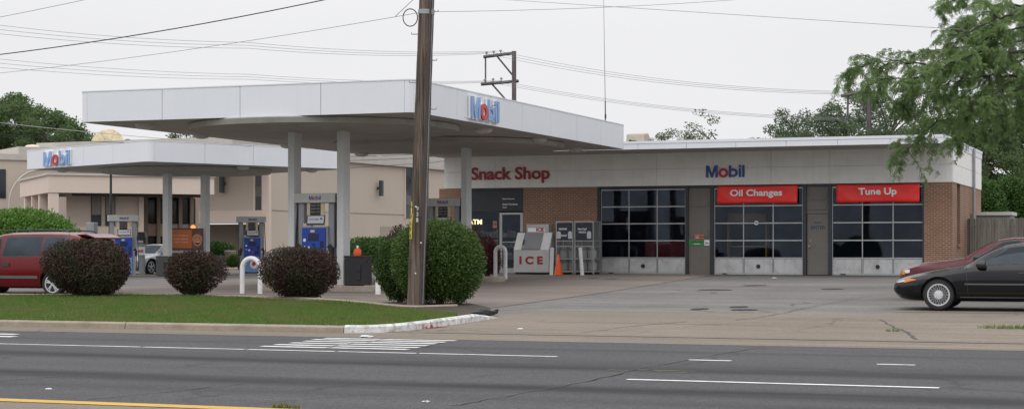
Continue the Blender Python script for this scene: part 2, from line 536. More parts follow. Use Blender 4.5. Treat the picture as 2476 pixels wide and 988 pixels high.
# ------------------------------------------------------------------ ground, road, kerbs
sheet('ground', rect(-900, 900, -60, 2500), -.03, GROUNDM)
sheet('road', rect(-120, 60, 14.35, 27.0), 0, ROAD)
sheet('median', rect(-120, 60, 6, 14.35), .03, CONC)
sheet('median_edge_line', [(-60, 14.2), (40, 14.2), (40, 14.46), (-60, 14.46)], .036, YPAINT)
sheet('gutter', rect(-120, 60, 27.0, 28.4), .002, CONC)
sheet('driveway_apron', [(-13.2, 28.4), (60, 28.4), (60, 34.7), (-12.0, 34.75), (-13.0, 33.0)], .006, CONC)
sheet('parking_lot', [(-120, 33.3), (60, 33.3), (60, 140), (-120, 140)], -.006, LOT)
sheet('forecourt', [(-30, 35), (-14.0, 35), (-14.2, 44), (-15.5, 57), (-16, 62.5), (-30, 62.5)], .002, FORE)
# sidewalk joint lines across the apron
for yy in (31.4,):
    sheet('apron_joint', rect(-11.5, 40, yy, yy + .025), .010, SEAM)
sheet('gutter_joint', rect(-12.5, 40, 28.38, 28.41), .010, SEAM)

def strip(name, x0, x1, y, w, mat, off=.006, jag=0):
    poly = [(x0, y - w / 2)]
    n = max(1, int((x1 - x0) / .5))
    poly = [(x0 + (x1 - x0) * i / n, y - w / 2 + rnd.uniform(-jag, jag)) for i in range(n + 1)]
    poly += [(x1 - (x1 - x0) * i / n, y + w / 2 + rnd.uniform(-jag, jag)) for i in range(n + 1)]
    return sheet(name, poly, off, mat)

def crosswalk_x(px, Y): return at_y(px, Y)
LINE = 23.25
xs = crosswalk_x(20, LINE - .0), crosswalk_x(1355, LINE)
a = -60
for b_ in (-22.5, -21.0, -17.6, -14.9, -13.1, -11.6, -10.3, xs[1]):
    strip('lane_line', a, b_ - .05, LINE, .11, RPAINT, jag=.006); a = b_
for p0, p1 in ((1665, 1768), (2120, 2213)):
    strip('lane_dash', at_y(p0, LINE - .05), at_y(p1, LINE - .05), LINE - .05, .13, RPAINT)
strip('lane_line', at_y(1518, 19.5), at_y(2270, 19.45), 19.48, .13, RPAINT, jag=.006)
for i, yy in enumerate((24.1, 24.62, 25.15, 25.7, 26.2, 26.65)):
    x0 = at_y(640 + 150 * i / 5.3, yy); x1 = at_y(992 + 112 * i / 5, yy)
    for k in range(2):
        xm = lerp(x0, x1, .42 + .1 * rnd.random())
    strip('crosswalk_bar', x0 + rnd.uniform(-.1, .1), xm - .02, yy, .2, RPAINT, jag=.015)
    strip('crosswalk_bar', xm + .02, x1 + rnd.uniform(-.15, .1), yy, .2, RPAINT, jag=.015)
for yy, p in ((25.9, 40), (25.2, 35)):
    strip('crosswalk_bar', at_y(-80, yy), at_y(p, yy), yy, .26, RPAINT)
for yy, p0, p1 in ((20.95, 1470, 1530), (21.05, 1540, 1570), (21.05, 1580, 1680), (20.8, 1590, 1660)):
    strip('utility_mark', at_y(p0, yy), at_y(p1, yy), yy, .04, M('faded_yellow_spray', (.22, .20, .08), .8, .3), jag=.01)
for p0, p1, Y in ((1795, 1855, 50.5), (1688, 1772, 46.5), (2010 - 25, 2040, 48.0), (1765, 1808, 37.2), (1768, 1832, 36.0), (1672, 1712, 36.1), (1420, 1448, 57), (1462, 1495, 56.3)):
    x0, x1 = at_y(p0, Y), at_y(p1, Y)
    n = 9; poly = []
    for i in range(2 * n):
        a = math.pi * i / n
        k = .8 + .4 * rnd.random()
        poly.append(((x0 + x1) / 2 + (x1 - x0) / 2 * math.cos(a), Y + .33 * math.sin(a) * k))
    sheet('tar_patch', poly, .004, PATCH)
# yellow parking stripe beside the dark car
strip('parking_stripe', at_y(2160, 36.1), 3.5, 36.1, .11, YPAINT, off=.004)

# ---- front kerb, straight plain part
def kerb(name, path, w, h, mat, kind='structure', zoff=0.0, taper=0):
    "path runs along the street-side foot of the kerb; inner side to its left"
    vs = []; fs = []
    n = len(path)
    for i, (x, y) in enumerate(path):
        x2, y2 = path[min(i + 1, n - 1)]; x1, y1 = path[max(i - 1, 0)]
        t = Vector((x2 - x1, y2 - y1)).normalized(); nn = Vector((-t.y, t.x))
        hh = h * (1 if not taper else max(.05, 1 - max(0, (i - (n - 1 - taper)) / taper)))
        z = zg(x, y) + zoff
        pr = [(0, -.08), (.02, hh * .75), (.06, hh), (w, hh), (w, -.08)]
        for d, dz in pr:
            vs.append((x + nn.x * d, y + nn.y * d, z + dz))
    k = 5
    for i in range(n - 1):
        for j in range(k - 1):
            fs.append((i * k + j, i * k + j + 1, (i + 1) * k + j + 1, (i + 1) * k + j))
    fs.append(tuple(range(k))); fs.append(tuple(reversed(range((n - 1) * k, n * k))))
    b = MB(); b.add(vs, fs)
    o = b.build(name, mat)
    o['kind'] = kind
    return o
def smooth_path(pts, n=6):
    out = []
    P = [Vector(p) for p in pts]
    for i in range(len(P) - 1):
        p0 = P[max(i - 1, 0)]; p1 = P[i]; p2 = P[i + 1]; p3 = P[min(i + 2, len(P) - 1)]
        for k in range(n):
            t = k / n
            out.append(tuple(.5 * ((2 * p1) + (-p0 + p2) * t + (2 * p0 - 5 * p1 + 4 * p2 - p3) * t * t + (-p0 + 3 * p1 - 3 * p2 + p3) * t ** 3)))
    out.append(tuple(P[-1]))
    return out
for a, b_ in ((-60, -32), (-31.98, -25.0), (-24.98, -18.36), (-18.34, -13.87)):
    kerb('kerb', [(x, 28.0) for x in np.linspace(a, b_, 6)], .17, .125, CURB)
KC = smooth_path([(-13.85, 28.0), (-13.5, 28.08), (-13.2, 28.36), (-13.0, 28.85), (-12.85, 29.6), (-12.72, 30.6), (-12.63, 31.5), (-12.58, 32.3)], 5)
kerb('white_kerb', KC, .15, .14, CURBW, taper=6)
# ---- lawn bed
LAWN = [(-60, 28.17), (-13.9, 28.17), (-13.58, 28.26), (-13.33, 28.52), (-13.14, 28.95), (-13.0, 29.65), (-12.88, 30.6), (-13.5, 32.3), (-14.6, 33.3), (-15.7, 34.2), (-18.5, 36.6), (-21.4, 37.95), (-25.5, 38.3), (-30, 37.6), (-60, 37.4)]
def lawnz(x, y):
    return zg(x, y) + lerp(.112, .05, sstep(28.2, 36, y)) + .03 * math.sin(x * .7) * math.sin(y * .9)
lawn = sheet('lawn', LAWN, 0, GRASSM, zf=lawnz, sub=1.0)
sheet('planting_bed', [(-12.88, 30.6), (-12.82, 31.6), (-12.86, 32.3), (-13.15, 33.2), (-13.7, 34.6), (-14.9, 36.4), (-16.8, 36.4), (-17.4, 35.7), (-15.7, 34.2), (-14.6, 33.3), (-13.5, 32.3)], .05, SOIL)
# pale edging strip at the back of the lawn
kerb('lawn_edging', smooth_path([(-14.6, 35.0), (-15.7, 34.45), (-18.5, 36.8), (-21.4, 38.1), (-25.5, 38.45), (-30, 37.75), (-60, 37.55)], 4)[::-1], .14, .09, CURB)

# grass blades: dense short tufts over the lawn, one object
def point_in(poly, x, y):
    c = False; j = len(poly) - 1
    for i in range(len(poly)):
        xi, yi = poly[i]; xj, yj = poly[j]
        if (yi > y) != (yj > y) and x < (xj - xi) * (y - yi) / (yj - yi) + xi: c = not c
        j = i
    return c
def blades(name, pts, h0, h1, mat, w=.012, lean=.5):
    rg = np.random.default_rng(5)
    n = len(pts)
    P = np.array(pts)
    a = rg.uniform(0, 2 * np.pi, n); h = rg.uniform(h0, h1, n); l = rg.uniform(0, lean, n) * h; la = rg.uniform(0, 2 * np.pi, n)
    dx, dy = np.cos(a) * w, np.sin(a) * w
    V = np.empty((n, 3, 3))
    V[:, 0] = P + np.stack([dx, dy, np.zeros(n) - .01], 1)
    V[:, 1] = P - np.stack([dx, dy, np.zeros(n) + .01], 1)
    V[:, 2] = P + np.stack([np.cos(la) * l, np.sin(la) * l, h], 1)
    return fast_mesh(name, V.reshape(-1, 3), np.arange(n * 3).reshape(n, 3), mat)
def fast_mesh(name, V, F, mat, parent=None):
    me = bpy.data.meshes.new(name)
    nv, nf, k = len(V), len(F), F.shape[1]
    me.vertices.add(nv); me.vertices.foreach_set('co', np.ascontiguousarray(V, dtype=np.float32).ravel())
    me.loops.add(nf * k); me.loops.foreach_set('vertex_index', np.ascontiguousarray(F, dtype=np.int32).ravel())
    me.polygons.add(nf); me.polygons.foreach_set('loop_start', np.arange(0, nf * k, k, dtype=np.int32))
    try: me.polygons.foreach_set('loop_total', np.full(nf, k, dtype=np.int32))
    except Exception: pass
    me.update(calc_edges=True); me.validate()
    me.materials.append(mat)
    o = bpy.data.objects.new(name, me); COL.objects.link(o)
    if parent: o.parent = parent
    return o
GRASSL = leafmat('grass_blade', (.08, .155, .026), (.13, .205, .042), (.155, .175, .055), .33)
pts = []
rr = random.Random(3)
while len(pts) < 110000:
    x = rr.uniform(-32, -12.8); y = rr.uniform(28.15, 38.4)
    if point_in(LAWN, x, y):
        pts.append((x, y, lawnz(x, y)))
g = blades('grass', pts, .025, .07, GRASSL, w=.014)
g['kind'] = 'stuff'
def tuft(name, label, x, y, r, n, h0, h1, off=0):
    pp = []
    for _ in range(n):
        a = rr.uniform(0, 6.28); q = r * math.sqrt(rr.random())
        pp.append((x + q * math.cos(a) * 2.2, y + q * math.sin(a) * .6, zg(x, y) + off))
    o = blades(name, pp, h0, h1, GRASSL, w=.012, lean=.9)
    return tag(o, label, 'weeds')
tuft('weed_tuft', 'bright green weed tuft growing at the near edge of the road', at_y(690, 14.5), 14.5, .07, 60, .03, .075, .03)
tuft('weed_tuft', 'strip of green weeds growing on the concrete apron beside the parked dark car', at_y(2450, 31.6), 31.6, .28, 260, .03, .10, .0)
tuft('weed_tuft', 'tiny weeds sprouting from the jagged crack in the driveway apron', at_y(2160, 30.5), 30.5, .07, 40, .03, .08, .0)

# broad crack across the apron and the road
def crack(pts_px, w=.02):
    p = []
    for (px, Y) in pts_px: p.append((at_y(px, Y), Y))
    p2 = []
    for (a, b_) in zip(p, p[1:]):
        n = 7
        for i in range(n):
            t = i / n
            p2.append((lerp(a[0], b_[0], t) + rr.uniform(-.04, .04), lerp(a[1], b_[1], t) + rr.uniform(-.03, .03)))
    p2.append(p[-1])
    up = []; dn = []
    for i, q in enumerate(p2):
        t = Vector((p2[min(i + 1, len(p2) - 1)][0] - p2[max(i - 1, 0)][0], p2[min(i + 1, len(p2) - 1)][1] - p2[max(i - 1, 0)][1])).normalized()
        ww = w * rr.uniform(.2, 1)
        up.append((q[0] - t.y * ww, q[1] + t.x * ww)); dn.append((q[0] + t.y * ww, q[1] - t.x * ww))
    for i in range(len(p2) - 1):
        try: yield [up[i], up[i + 1], dn[i + 1], dn[i]]
        except Exception: pass
def crack_obj(pts_px, w=.02, off=.011):
    b = MB()
    for q in crack(pts_px, w):
        b.add([(x, y, zg(x, y) + off) for x, y in q], [(0, 1, 2, 3)])
    o = b.build('pavement_crack', SEAM); o['kind'] = 'structure'
crack_obj([(2130, 33.3), (2160, 31.4), (2190, 30.6), (2205, 29.6), (2215, 28.9)], .035)
crack_obj([(1410, 29.0), (1520, 30.6), (1660, 32.0)], .02)
crack_obj([(1780, 32.5), (1860, 33.9), (2000, 39), (2140, 45)], .02)
crack_obj([(1500, 40), (1700, 46), (1900, 54)], .015)
crack_obj([(1090, 15.6), (1230, 16.9), (1400, 18.8), (1560, 21.5), (1740, 24.6), (1850, 26.8)], .018)
crack_obj([(200, 14.9), (330, 15.6), (480, 16.6), (620, 17.6)], .014)
crack_obj([(600, 15.1), (740, 15.8), (900, 16.6)], .014)
crack_obj([(-20, 16.6), (60, 17.1), (150, 17.6)], .018)
crack_obj([(300, 19.2), (450, 19.5), (600, 19.9), (800, 20.0)], .010)
# litter
LITTER = M('crumpled_paper', (.68, .69, .70), .8, .1)
def litter(label, px, Y, s):
    x = at_y(px, Y); b = MB()
    n = 8; vs = []
    for i in range(n):
        for j in range(5):
            a = 2 * math.pi * i / n; e = -.4 + 1.6 * j / 4
            k = rr.uniform(.5, 1)
            vs.append((math.cos(a) * math.cos(e) * s * k * 1.6, math.sin(a) * math.cos(e) * s * k, (math.sin(e) + .4) * s * .35 * k))
    fs = [(i * 5 + j, ((i + 1) % n) * 5 + j, ((i + 1) % n) * 5 + j + 1, i * 5 + j + 1) for i in range(n) for j in range(4)]
    b.add(vs, fs)
    o = b.build('paper_litter', LITTER, loc=(x, Y, zg(x, Y) + .004))
    tag(o, label, 'litter')
litter('crumpled white paper lying in the gutter near the white kerb', 885, 27.15, .1)
litter('white scrap lying on the driveway apron before the white kerb end', 1258, 29.6, .05)
litter('small white scrap in the road left of the yellow line', 118, 15.9, .035)
litter('pale scrap in the middle of the near lane', 1030, 15.9, .035)
litter('white scrap lying on the pavement right of the first garage door', 1872, 58, .07)
# red spray splash on the white kerb: paint that ran down on to the gutter
RSPR = M('red_spray_paint', (.30, .045, .05), .7, .2, 6)
b = MB()
def kc_at(px):
    best = min(range(len(KC)), key=lambda i: abs(CX + FPX * ((KC[i][0] * CA + KC[i][1] * SA) / (-KC[i][0] * SA + KC[i][1] * CA)) - px))
    return Vector(KC[best]), (Vector(KC[min(best + 1, len(KC) - 1)]) - Vector(KC[best - 1])).normalized()
for px, hh, ll in ((1024, .10, .05), (1029, .05, .09), (1043, .13, .05), (1048, .06, .18), (1066, .02, .14)):
    p, tg = kc_at(px); nn = Vector((tg.y, -tg.x))
    z = zg(p.x, p.y)
    p = p + tg * rr.uniform(-.05, .05)
    f = lambda a, o_, h: (p.x + tg.x * a + nn.x * o_, p.y + tg.y * a + nn.y * o_, z + h)
    b.add([f(-ll * .35, .006, .0), f(ll * .35, .006, .0), f(ll * .1, .006 - .02 * hh / .13, hh), f(-ll * .12, .006 - .02 * hh / .13, hh * .8)], [(0, 1, 2, 3)])
    b.add([f(-ll * .4, .006, .014), f(ll * .9, .03, .014), f(ll * 1.5, .16, .014), f(ll * .3, .11, .014)], [(0, 1, 2, 3)])
o = b.build('spray_mark', RSPR); o['kind'] = 'structure'
# ------------------------------------------------------------------ service station building
BY = 62.6                                # front wall plane
BX1 = at_y(2303, BY); BX0 = at_y(1062, BY); BYB = 71.6
GZ = .57
st = thing('service_station', 'low brick and white panel service station with three garage doors and a snack shop', 'service station', (BX1, BY, GZ))
W_ = BX1 - BX0
def sx(px, dy=0): return at_y(px, BY + dy) - BX1
HF = 3.23                                # underside of the fascia
HT = 4.44                                # top of the fascia
TH = .3
D = BYB - BY
x_sw0, x_sw1 = sx(1120), sx(1265)
x_d1 = (sx(1452), sx(1657)); x_d2 = (sx(1726), sx(1941)); x_pd = (sx(1951), sx(2002)); x_d3 = (sx(2011), sx(2234))
b = MB()
b.box(-W_, x_sw0, 0, TH, 0, HF)
b.box(x_sw1, x_d1[0] - .12, 0, TH, 0, HF)
b.box(x_d3[1], 0, 0, TH, 0, HF)
# side walls with a tall narrow window slot on the right one
b.box(-TH, 0, TH, 1.3, 0, HF); b.box(-TH, 0, 1.3, 2.2, 0, 1.05); b.box(-TH, 0, 2.2, D, 0, HF)
b.box(-TH - .02, .06, 1.25, 2.25, 1.0, 1.1)
b.box(-W_, -W_ + TH, TH, D, 0, HF)
b.box(-W_ + TH, -TH, D - TH, D, 0, HF)
b.build('wall', BRICK, st)
# upper panels: boxes with open joints over a dark backing
bk = MB(); bk.box(-W_ + .25, -.03, .03, D - .03, HF + .01, HT)
bk.build('fascia_backing', SEAM, st)
b = MB()
n = 9; xs_ = [-W_ + .22 + (W_ - .22) * i / n for i in range(n + 1)]
zs_ = [HF, HF + .62, HT]
for i in range(n):
    for k in range(2):
        b.box(xs_[i] + .004, xs_[i + 1] - .004, -.03, .03, zs_[k] + .004, zs_[k + 1] - .004)
ys_ = [.03, 2.2, 4.4, 6.6, D - .1]
for i in range(4):
    for k in range(2):
        b.box(-.03, .03, ys_[i] + .006, ys_[i + 1] - .006, zs_[k] + .006, zs_[k + 1] - .006)
        b.box(-W_ + .22, -W_ + .28, ys_[i] + .006, ys_[i + 1] - .006, zs_[k] + .006, zs_[k + 1] - .006)
b.build('fascia', STATWHITE, st)
# roof with its deep front overhang and white cap
OV = 2.5
b = MB(); b.box(-W_ - .1, -.02, -OV + .05, D, HT + .002, HT + .08)
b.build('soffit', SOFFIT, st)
b = MB(); b.box(-W_ - .1, .0, -OV + .05, D, HT + .09, HT + .24)
rf = b.build('roof', ROOFGRAV, st)
b = MB()
n = 11
for i in range(n):
    x0 = -W_ - .1 + (W_ + .12) * i / n; x1 = -W_ - .1 + (W_ + .12) * (i + 1) / n
    b.box(x0 + .006, x1 - .006, -OV, -OV + .045, HT + .0, HT + .19)
    b.box(x0 + .001, x1 - .001, -OV - .015, -OV + .06, HT + .195, HT + .29)
for i in range(5):
    y0 = -OV + .05 + (D + OV - .1) * i / 5; y1 = -OV + .05 + (D + OV - .1) * (i + 1) / 5
    b.box(.004, .05, y0 + .006, y1 - .006, HT, HT + .19); b.box(-.01, .065, y0 + .001, y1 - .001, HT + .195, HT + .29)
b.build('roof_cap', WHITE, st)
# floor, interior partitions
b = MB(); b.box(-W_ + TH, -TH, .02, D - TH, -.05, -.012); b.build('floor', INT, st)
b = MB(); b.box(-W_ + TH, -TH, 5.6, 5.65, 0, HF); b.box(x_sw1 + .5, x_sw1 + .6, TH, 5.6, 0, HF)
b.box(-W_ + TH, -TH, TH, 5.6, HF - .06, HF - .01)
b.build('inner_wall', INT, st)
# lintel strip & dark jamb posts
b = MB(); b.box(x_sw0, x_sw1, .02, .16, HF - .08, HF - .003); b.box(x_d1[0] - .12, x_d3[1], .04, .2, HF - .09, HF - .003)
b.build('lintel', DARKTRIM, st)
def post(x0, x1):
    b = MB(); b.box(x0, x1, -.03, .22, 0, HF - .004); b.build('jamb_post', DARKTRIM, st, bevel=.006)
post(x_d1[0] - .12, x_d1[0] - .004); post(x_d1[1] + .004, sx(1665)); post(sx(1717), x_d2[0] - .004); post(x_d2[1] + .004, sx(1950)); post(sx(2003), x_d3[0] - .004)
b = MB(); b.box(x_d3[1] - .05, x_d3[1] - .003, -.01, .2, 0, HF - .004); b.build('jamb_post', DARKTRIM, st)
# ---- garage doors
def garage_door(x0, x1, rows_top, seed):
    rg = random.Random(seed)
    fr = MB(); gl = MB(); kp = MB()
    w = x1 - x0; kick = .60; top = HF - .1
    y0, y1 = .06, .11
    rows = 4; rh = (top - kick - .03) / rows
    m = .028
    fr.box(x0, x0 + m, y0, y1, 0, top); fr.box(x1 - m, x1, y0, y1, 0, top)
    cols = [x0 + w * i / 3 for i in range(4)]
    for i in (1, 2): fr.box(cols[i] - m * .6, cols[i] + m * .6, y0 + .003, y1 - .003, .02, top)
    for r in range(rows + 1):
        z = kick + r * rh
        fr.box(x0 + m, x1 - m, y0 - .004, y1 + .002, z - .02, z + .022)
    fr.box(x0 + m, x1 - m, y0 - .002, y1, 0, .06)
    f = fr.build('garage_door', ALU, st, bevel=.004)
    gl.box(x0 + m, x1 - m, .082, .088, kick, top); gl.build('glazing', GLASS, f)
    for i in range(3):
        kp.box(cols[i] + .03, cols[i + 1] - .03, y0 + .012, y0 + .03, .062, kick - .03)
    kp.build('kick_panel', DOORPANEL, f, bevel=.006)
    l = MB(); l.lathe([(.075, .0), (.075, .02), (.03, .025)], 20, 'y', ((x0 + x1) / 2, y0 - .016, .30)); l.build('door_lock', BLACKG, f)
    h = MB(); h.box(x0 + .3, x0 + .48, y0 - .03, y0 + .02, .02, .05); h.build('door_handle', BLACKG, f)
    return f
garage_door(*x_d1, 4, 1); garage_door(*x_d2, 4, 2); garage_door(*x_d3, 4, 3)
# ---- taupe panel between the first two doors, and the side door
def grooves(x0, x1, zs, y=.03):
    for z in zs:
        b = MB(); b.prism_y([(x0 + .06, z), (x1 - .06, z), (x1 - .06, z + .2), (x1 - .1, z + .2), (x1 - .1, z + .035), (x0 + .06, z + .035)], y - .03, y); b.build('shelf_strip', TAUPE, p)
x0, x1 = sx(1665), sx(1717)
b = MB(); b.box(x0 + .004, x1 - .004, .03, .12, 0, HF - .1); p = b.build('door_pier_panel', TAUPE, st)
grooves(x0, x1, [2.46, 1.36])
x0, x1 = x_pd
b = MB(); b.box(x0 - .02, x1 + .02, .05, .13, 2.18, HF - .1); p = b.build('transom_panel', TAUPE, st)
grooves(x0, x1, [2.32, 2.66], .05)
b = MB(); b.box(x0 - .0, x1 + .0, .05, .11, .01, 2.165); dr = b.build('side_door', TAUPE, st, bevel=.008)
b = MB(); b.tube([(x0 + .09, .05, 1.02), (x0 + .09, -.01, 1.02)], .02); b.lathe([(.035, -.03), (.04, -.02), (.03, 0)], 14, 'y', (x0 + .09, .0, 1.02))
b.build('door_knob', STEEL, dr, smooth=True)
b = MB(); b.tube([(x0 + .12, .05, 1.22), (x0 + .12, .03, 1.22)], .025); b.build('deadbolt', STEEL, dr)
b = MB(); add_text(b, 'ENTER', (x0 + x1) / 2 + .02, 1.62, .049, width=.52, height=.13, bold=.03)
STENCIL = M('stencil_blue', (.03, .055, .11), .6); b.build('lettering', STENCIL, dr); b = MB()
add_text(b, 'DO NOT', (x0 + x1) / 2 + .02, 1.82, .049, width=.26, height=.075, bold=.03)
b.build('lettering', STENCIL, dr)
# ---- shop front
b = MB(); b.box(x_sw0 + .02, x_sw1 - .02, .05, .1, 2.35, HF - .09); b.build('shop_sign_band', DARKTRIM, st)
xdr0, xdr1 = sx(1207), sx(1265)
b = MB()
for t, z, ww, hh in (('Snack Shop Inc.', 2.78, .50, .07), ('Dealer Franchised', 2.58, .60, .07), ('Owner', 2.47, .17, .06)):
    add_text(b, t, xdr0 + .12 + ww / 2, z, .0485, width=ww, height=hh, bold=.02)
b.build('lettering', PURE, st)
b = MB()
b.box(x_sw0 + .02, x_sw1, .06, .12, 0, .09); b.box(x_sw0 + .02, xdr0, .05, .12, .78, .84)
for x in (x_sw0 + .02, xdr0 - .07): b.box(x, x + .05, .055, .125, .09, 2.35)
b.build('shop_window_frame', DARKTRIM, st)
b = MB(); b.box(x_sw0 + .07, xdr0 - .07, .084, .092, .84, 2.35); b.build('shop_window', GLASS, st)
b = MB(); b.box(x_sw0 + .07, xdr0 - .07, .08, .10, .09, .78); b.build('shop_window_panel', DARKTRIM, st)
b = MB()
fw = .11
b.box(xdr0, xdr0 + fw, .03, .09, .01, 2.30); b.box(xdr1 - fw - .02, xdr1 - .02, .03, .09, .01, 2.30)
b.box(xdr0 + fw, xdr1 - fw - .02, .03, .09, 2.22, 2.30); b.box(xdr0 + fw, xdr1 - fw - .02, .03, .09, .01, .2)
sd_ = b.build('shop_door', ALU, st, bevel=.004)
b = MB(); b.box(xdr0 + fw, xdr1 - fw - .02, .055, .063, .2, 2.22); b.build('glazing', GLASS, sd_)
b = MB(); b.tube([(xdr0 + fw, .02, 1.18), (xdr1 - fw - .03, .02, 1.18)], .018); b.build('push_bar', ALU, sd_)
# shop interior things seen through the glass
SHELFM = M('shelf_goods', (.45, .40, .30), .6, .6, 5, dirt=(.55, .12, .05), dirt_amt=.9)
def interior(name, label, cat, boxes, mat, group=None):
    t = MB()
    for q in boxes: t.box(*q)
    o = t.build(name, mat, loc=(BX1, BY, GZ - .012), bevel=.01)
    return tag(o, label, cat, group)
bx = []
for k in range(4): bx += [(xdr0 - 1.4, xdr1 + .2, 0.75, 1.05, .12 + k * .42, .15 + k * .42)]
for k in range(4):
    x = xdr0 - 1.38
    while x < xdr1:
        w_ = rnd.uniform(.1, .25); bx.append((x, x + w_ - .02, 0.77, 1.0, .151 + k * .42, .151 + k * .42 + rnd.uniform(.14, .3))); x += w_
bx += [(xdr0 - 1.42, xdr0 - 1.4, 0.75, 1.05, 0, 1.9), (xdr1 + .2, xdr1 + .22, 0.75, 1.05, 0, 1.9)]
interior('shop_shelf', 'stocked shop shelf standing behind the glass entrance door', 'shelf', bx, SHELFM)
x1a, x1b = sx(1545), sx(1652)
interior('tool_chest', 'dark red tool chest behind the lowest panes of the left garage door', 'tool chest',
         [(x1a, x1b, .75, 1.3, .0, 1.22), (x1a + .02, x1b - .02, .72, .75, .65, .9), (x1a + .02, x1b - .02, .72, .75, .92, 1.16), (x1a + .02, x1b - .02, .72, .75, .2, .63)], M('tool_chest_red', (.26, .02, .024), .35))
x2a, x2b = sx(1732), sx(1830)
interior('storage_rack', 'yellow storage rack behind the upper panes of the middle garage door', 'rack',
         [(x2a, x2b, 1.6, 2.0, 1.95, 2.25), (x2a, x2a + .06, 1.6, 2.0, 0, 2.26), (x2b - .06, x2b, 1.6, 2.0, 0, 2.26), (x2a + .06, x2b - .06, 1.62, 1.98, 1.0, 1.05)], M('rack_yellow', (.60, .38, .09), .6))
# ---- ATM light letters in the shop window
b = MB(); add_text(b, 'ATM', sx(1148), 1.86, .05, width=.56, height=.19, bold=.025, depth=.02)
o = b.build('lit_sign', M('atm_glow', (1, .78, .45), .4, 0, fine=0, emit=1.1), loc=(BX1, BY, GZ)); tag(o, 'small glowing ATM sign in the dark shop window', 'sign')
def flat_sign(name, label, px0, px1, z0, z1, mat, texts=(), y=.0, extra=None, cat='sign'):
    x0, x1 = sx(px0), sx(px1); xm = (x0 + x1) / 2
    t = thing(name, label, cat, (BX1 + xm, BY + y, GZ + z0)); w = (x1 - x0) / 2; h = z1 - z0
    m = MB(); m.box(-w, w, -.02, -.003, 0, h); m.build('panel', mat, t)
    for s, cx, z, ww, hh, mt in texts:
        m = MB(); add_text(m, s, cx * w, z * h, -.021, width=ww * w * 2, height=hh * h, bold=.03); m.build('lettering', mt, t)
    if extra: extra(t, w, h)
    return t
SG = M('sign_green', (.03, .26, .06), .5); DK = M('ink_black', (.02, .02, .022), .5)
flat_sign('wall_sign', 'green sign on the taupe panel between the left and middle garage doors', 1663, 1702, 1.06, 1.24, SG, [('VEHICLE TEST', .1, .52, .7, .25, DK), ('OPEN', .1, .15, .4, .2, PURE)], .03)
flat_sign('wall_sign', 'small white notice beside the green sign between the garage doors', 1703, 1715, 1.05, 1.25, PURE, [('8-6', 0, .2, .6, .5, DK)], .03)
flat_sign('wall_sign', 'small orange and white warning sign above the green sign', 1679, 1702, 1.28, 1.46, M('warning_orange', (.50, .14, .06), .5), [('NO', -.4, .2, .35, .55, PURE), ('SMOKING', .35, .35, .5, .3, DK)], .03)
flat_sign('window_sticker', 'small orange paper notice in the dark shop window left of the door', 1190, 1200, 1.72, 1.98, M('notice_orange', (.42, .20, .12), .6), [('STOP', 0, .4, .7, .3, DK)], .08)
def decal(t, w, h):
    m = MB(); m.lathe([(.075, -.022), (.075, -.004)], 20, 'y', (0, 0, h / 2)); m.build('sticker_disc', PURE, t)
    m = MB(); m.ring_y(0, h / 2, .02, .045, -.025, -.0225, 16); m.build('sticker_ring', LETBLUE, t)
t = thing('window_sticker', 'round white sticker on the pane of the middle garage door', 'sticker', (BX1 + sx(1828), BY + .078, GZ + 1.78))
decal(t, .08, .16)
# ---- banners over two garage doors
def banner(px0, px1, text, tw, label):
    x0, x1 = sx(px0), sx(px1); w = x1 - x0; h = .62
    t = thing('banner', label, 'banner', (BX1 + (x0 + x1) / 2, BY - .06, GZ + 2.56), group='red banners over the garage doors')
    nx, nz = 36, 8; vs = []; fs = []
    for j in range(nz + 1):
        for i in range(nx + 1):
            u = i / nx - .5; v = j / nz
            ed = abs(u) * 2
            y = .012 * math.sin(u * 23 + v * 3) * ed ** 2 + .01 * math.sin((u * 9 + v * 7)) * (1 - v) + .008 * math.sin((abs(u) - v * .3) * 40) * ed ** 3
            vs.append((u * w, y, v * h - .012 * math.cos(u * math.pi * 2) * (1 if v > .5 else -1) * abs(v - .5) * 2))
    for j in range(nz):
        for i in range(nx):
            a = j * (nx + 1) + i; fs.append((a, a + 1, a + nx + 2, a + nx + 1))
    m = MB(); m.add(vs, fs); c = m.build('cloth', SIGNRED, t, smooth=80)
    s = c.modifiers.new('thick', 'SOLIDIFY'); s.thickness = .004
    m = MB(); add_text(m, text, tw[0] * w, .19, -.026, width=tw[1] * w, height=tw[2], bold=.032, depth=.004); m.build('lettering', PURE, t)
banner(1735, 1929, 'Oil Changes', (-.01, .65, .31), 'red vinyl banner reading Oil Changes over the middle garage door')
banner(2023, 2224, 'Tune Up', (-.0, .46, .31), 'red vinyl banner reading Tune Up over the right garage door')
# ---- raised names on the fascia
b = MB(); add_text(b, 'Snack Shop', (sx(1140) + sx(1330)) / 2, HF + .17, -.034, width=sx(1330) - sx(1140), height=.62, bold=.025, depth=.035)
b.build('sign_lettering', LETRED, st)
mobil_sign(st, (sx(1708) + sx(1801)) / 2, HF + .28, -.034, .43, sx(1801) - sx(1708), .04, LETBLUE, LETREDB)
# ---- wall lamp, downpipe, side window
b = MB(); b.tube([(.10, D * .63, .02), (.10, D * .63, HT + .25)], .055, 10); b.build('downpipe', STEEL, st, smooth=True)
b = MB(); b.box(-.12, -.10, 1.3, 2.2, 1.1, HF); b.build('side_window', HGLASS, st)
b = MB(); b.box(sx(1418), sx(1436), -.06, -.003, 1.90, 1.97); b.build('wall_light', PURE, st)
# red spray mark on the brick
b = MB()
for z, a in ((2.26, .2), (2.15, -.2), (2.03, .3), (1.93, -.1)):
    b.tube([(sx(1428), -.006, z), (sx(1428) + .05, -.006, z + .04), (sx(1428) + .02 + a * .2, -.006, z + .08)], .008, 4)
b.build('painted_number', M('red_number', (.4, .04, .05), .6), st)
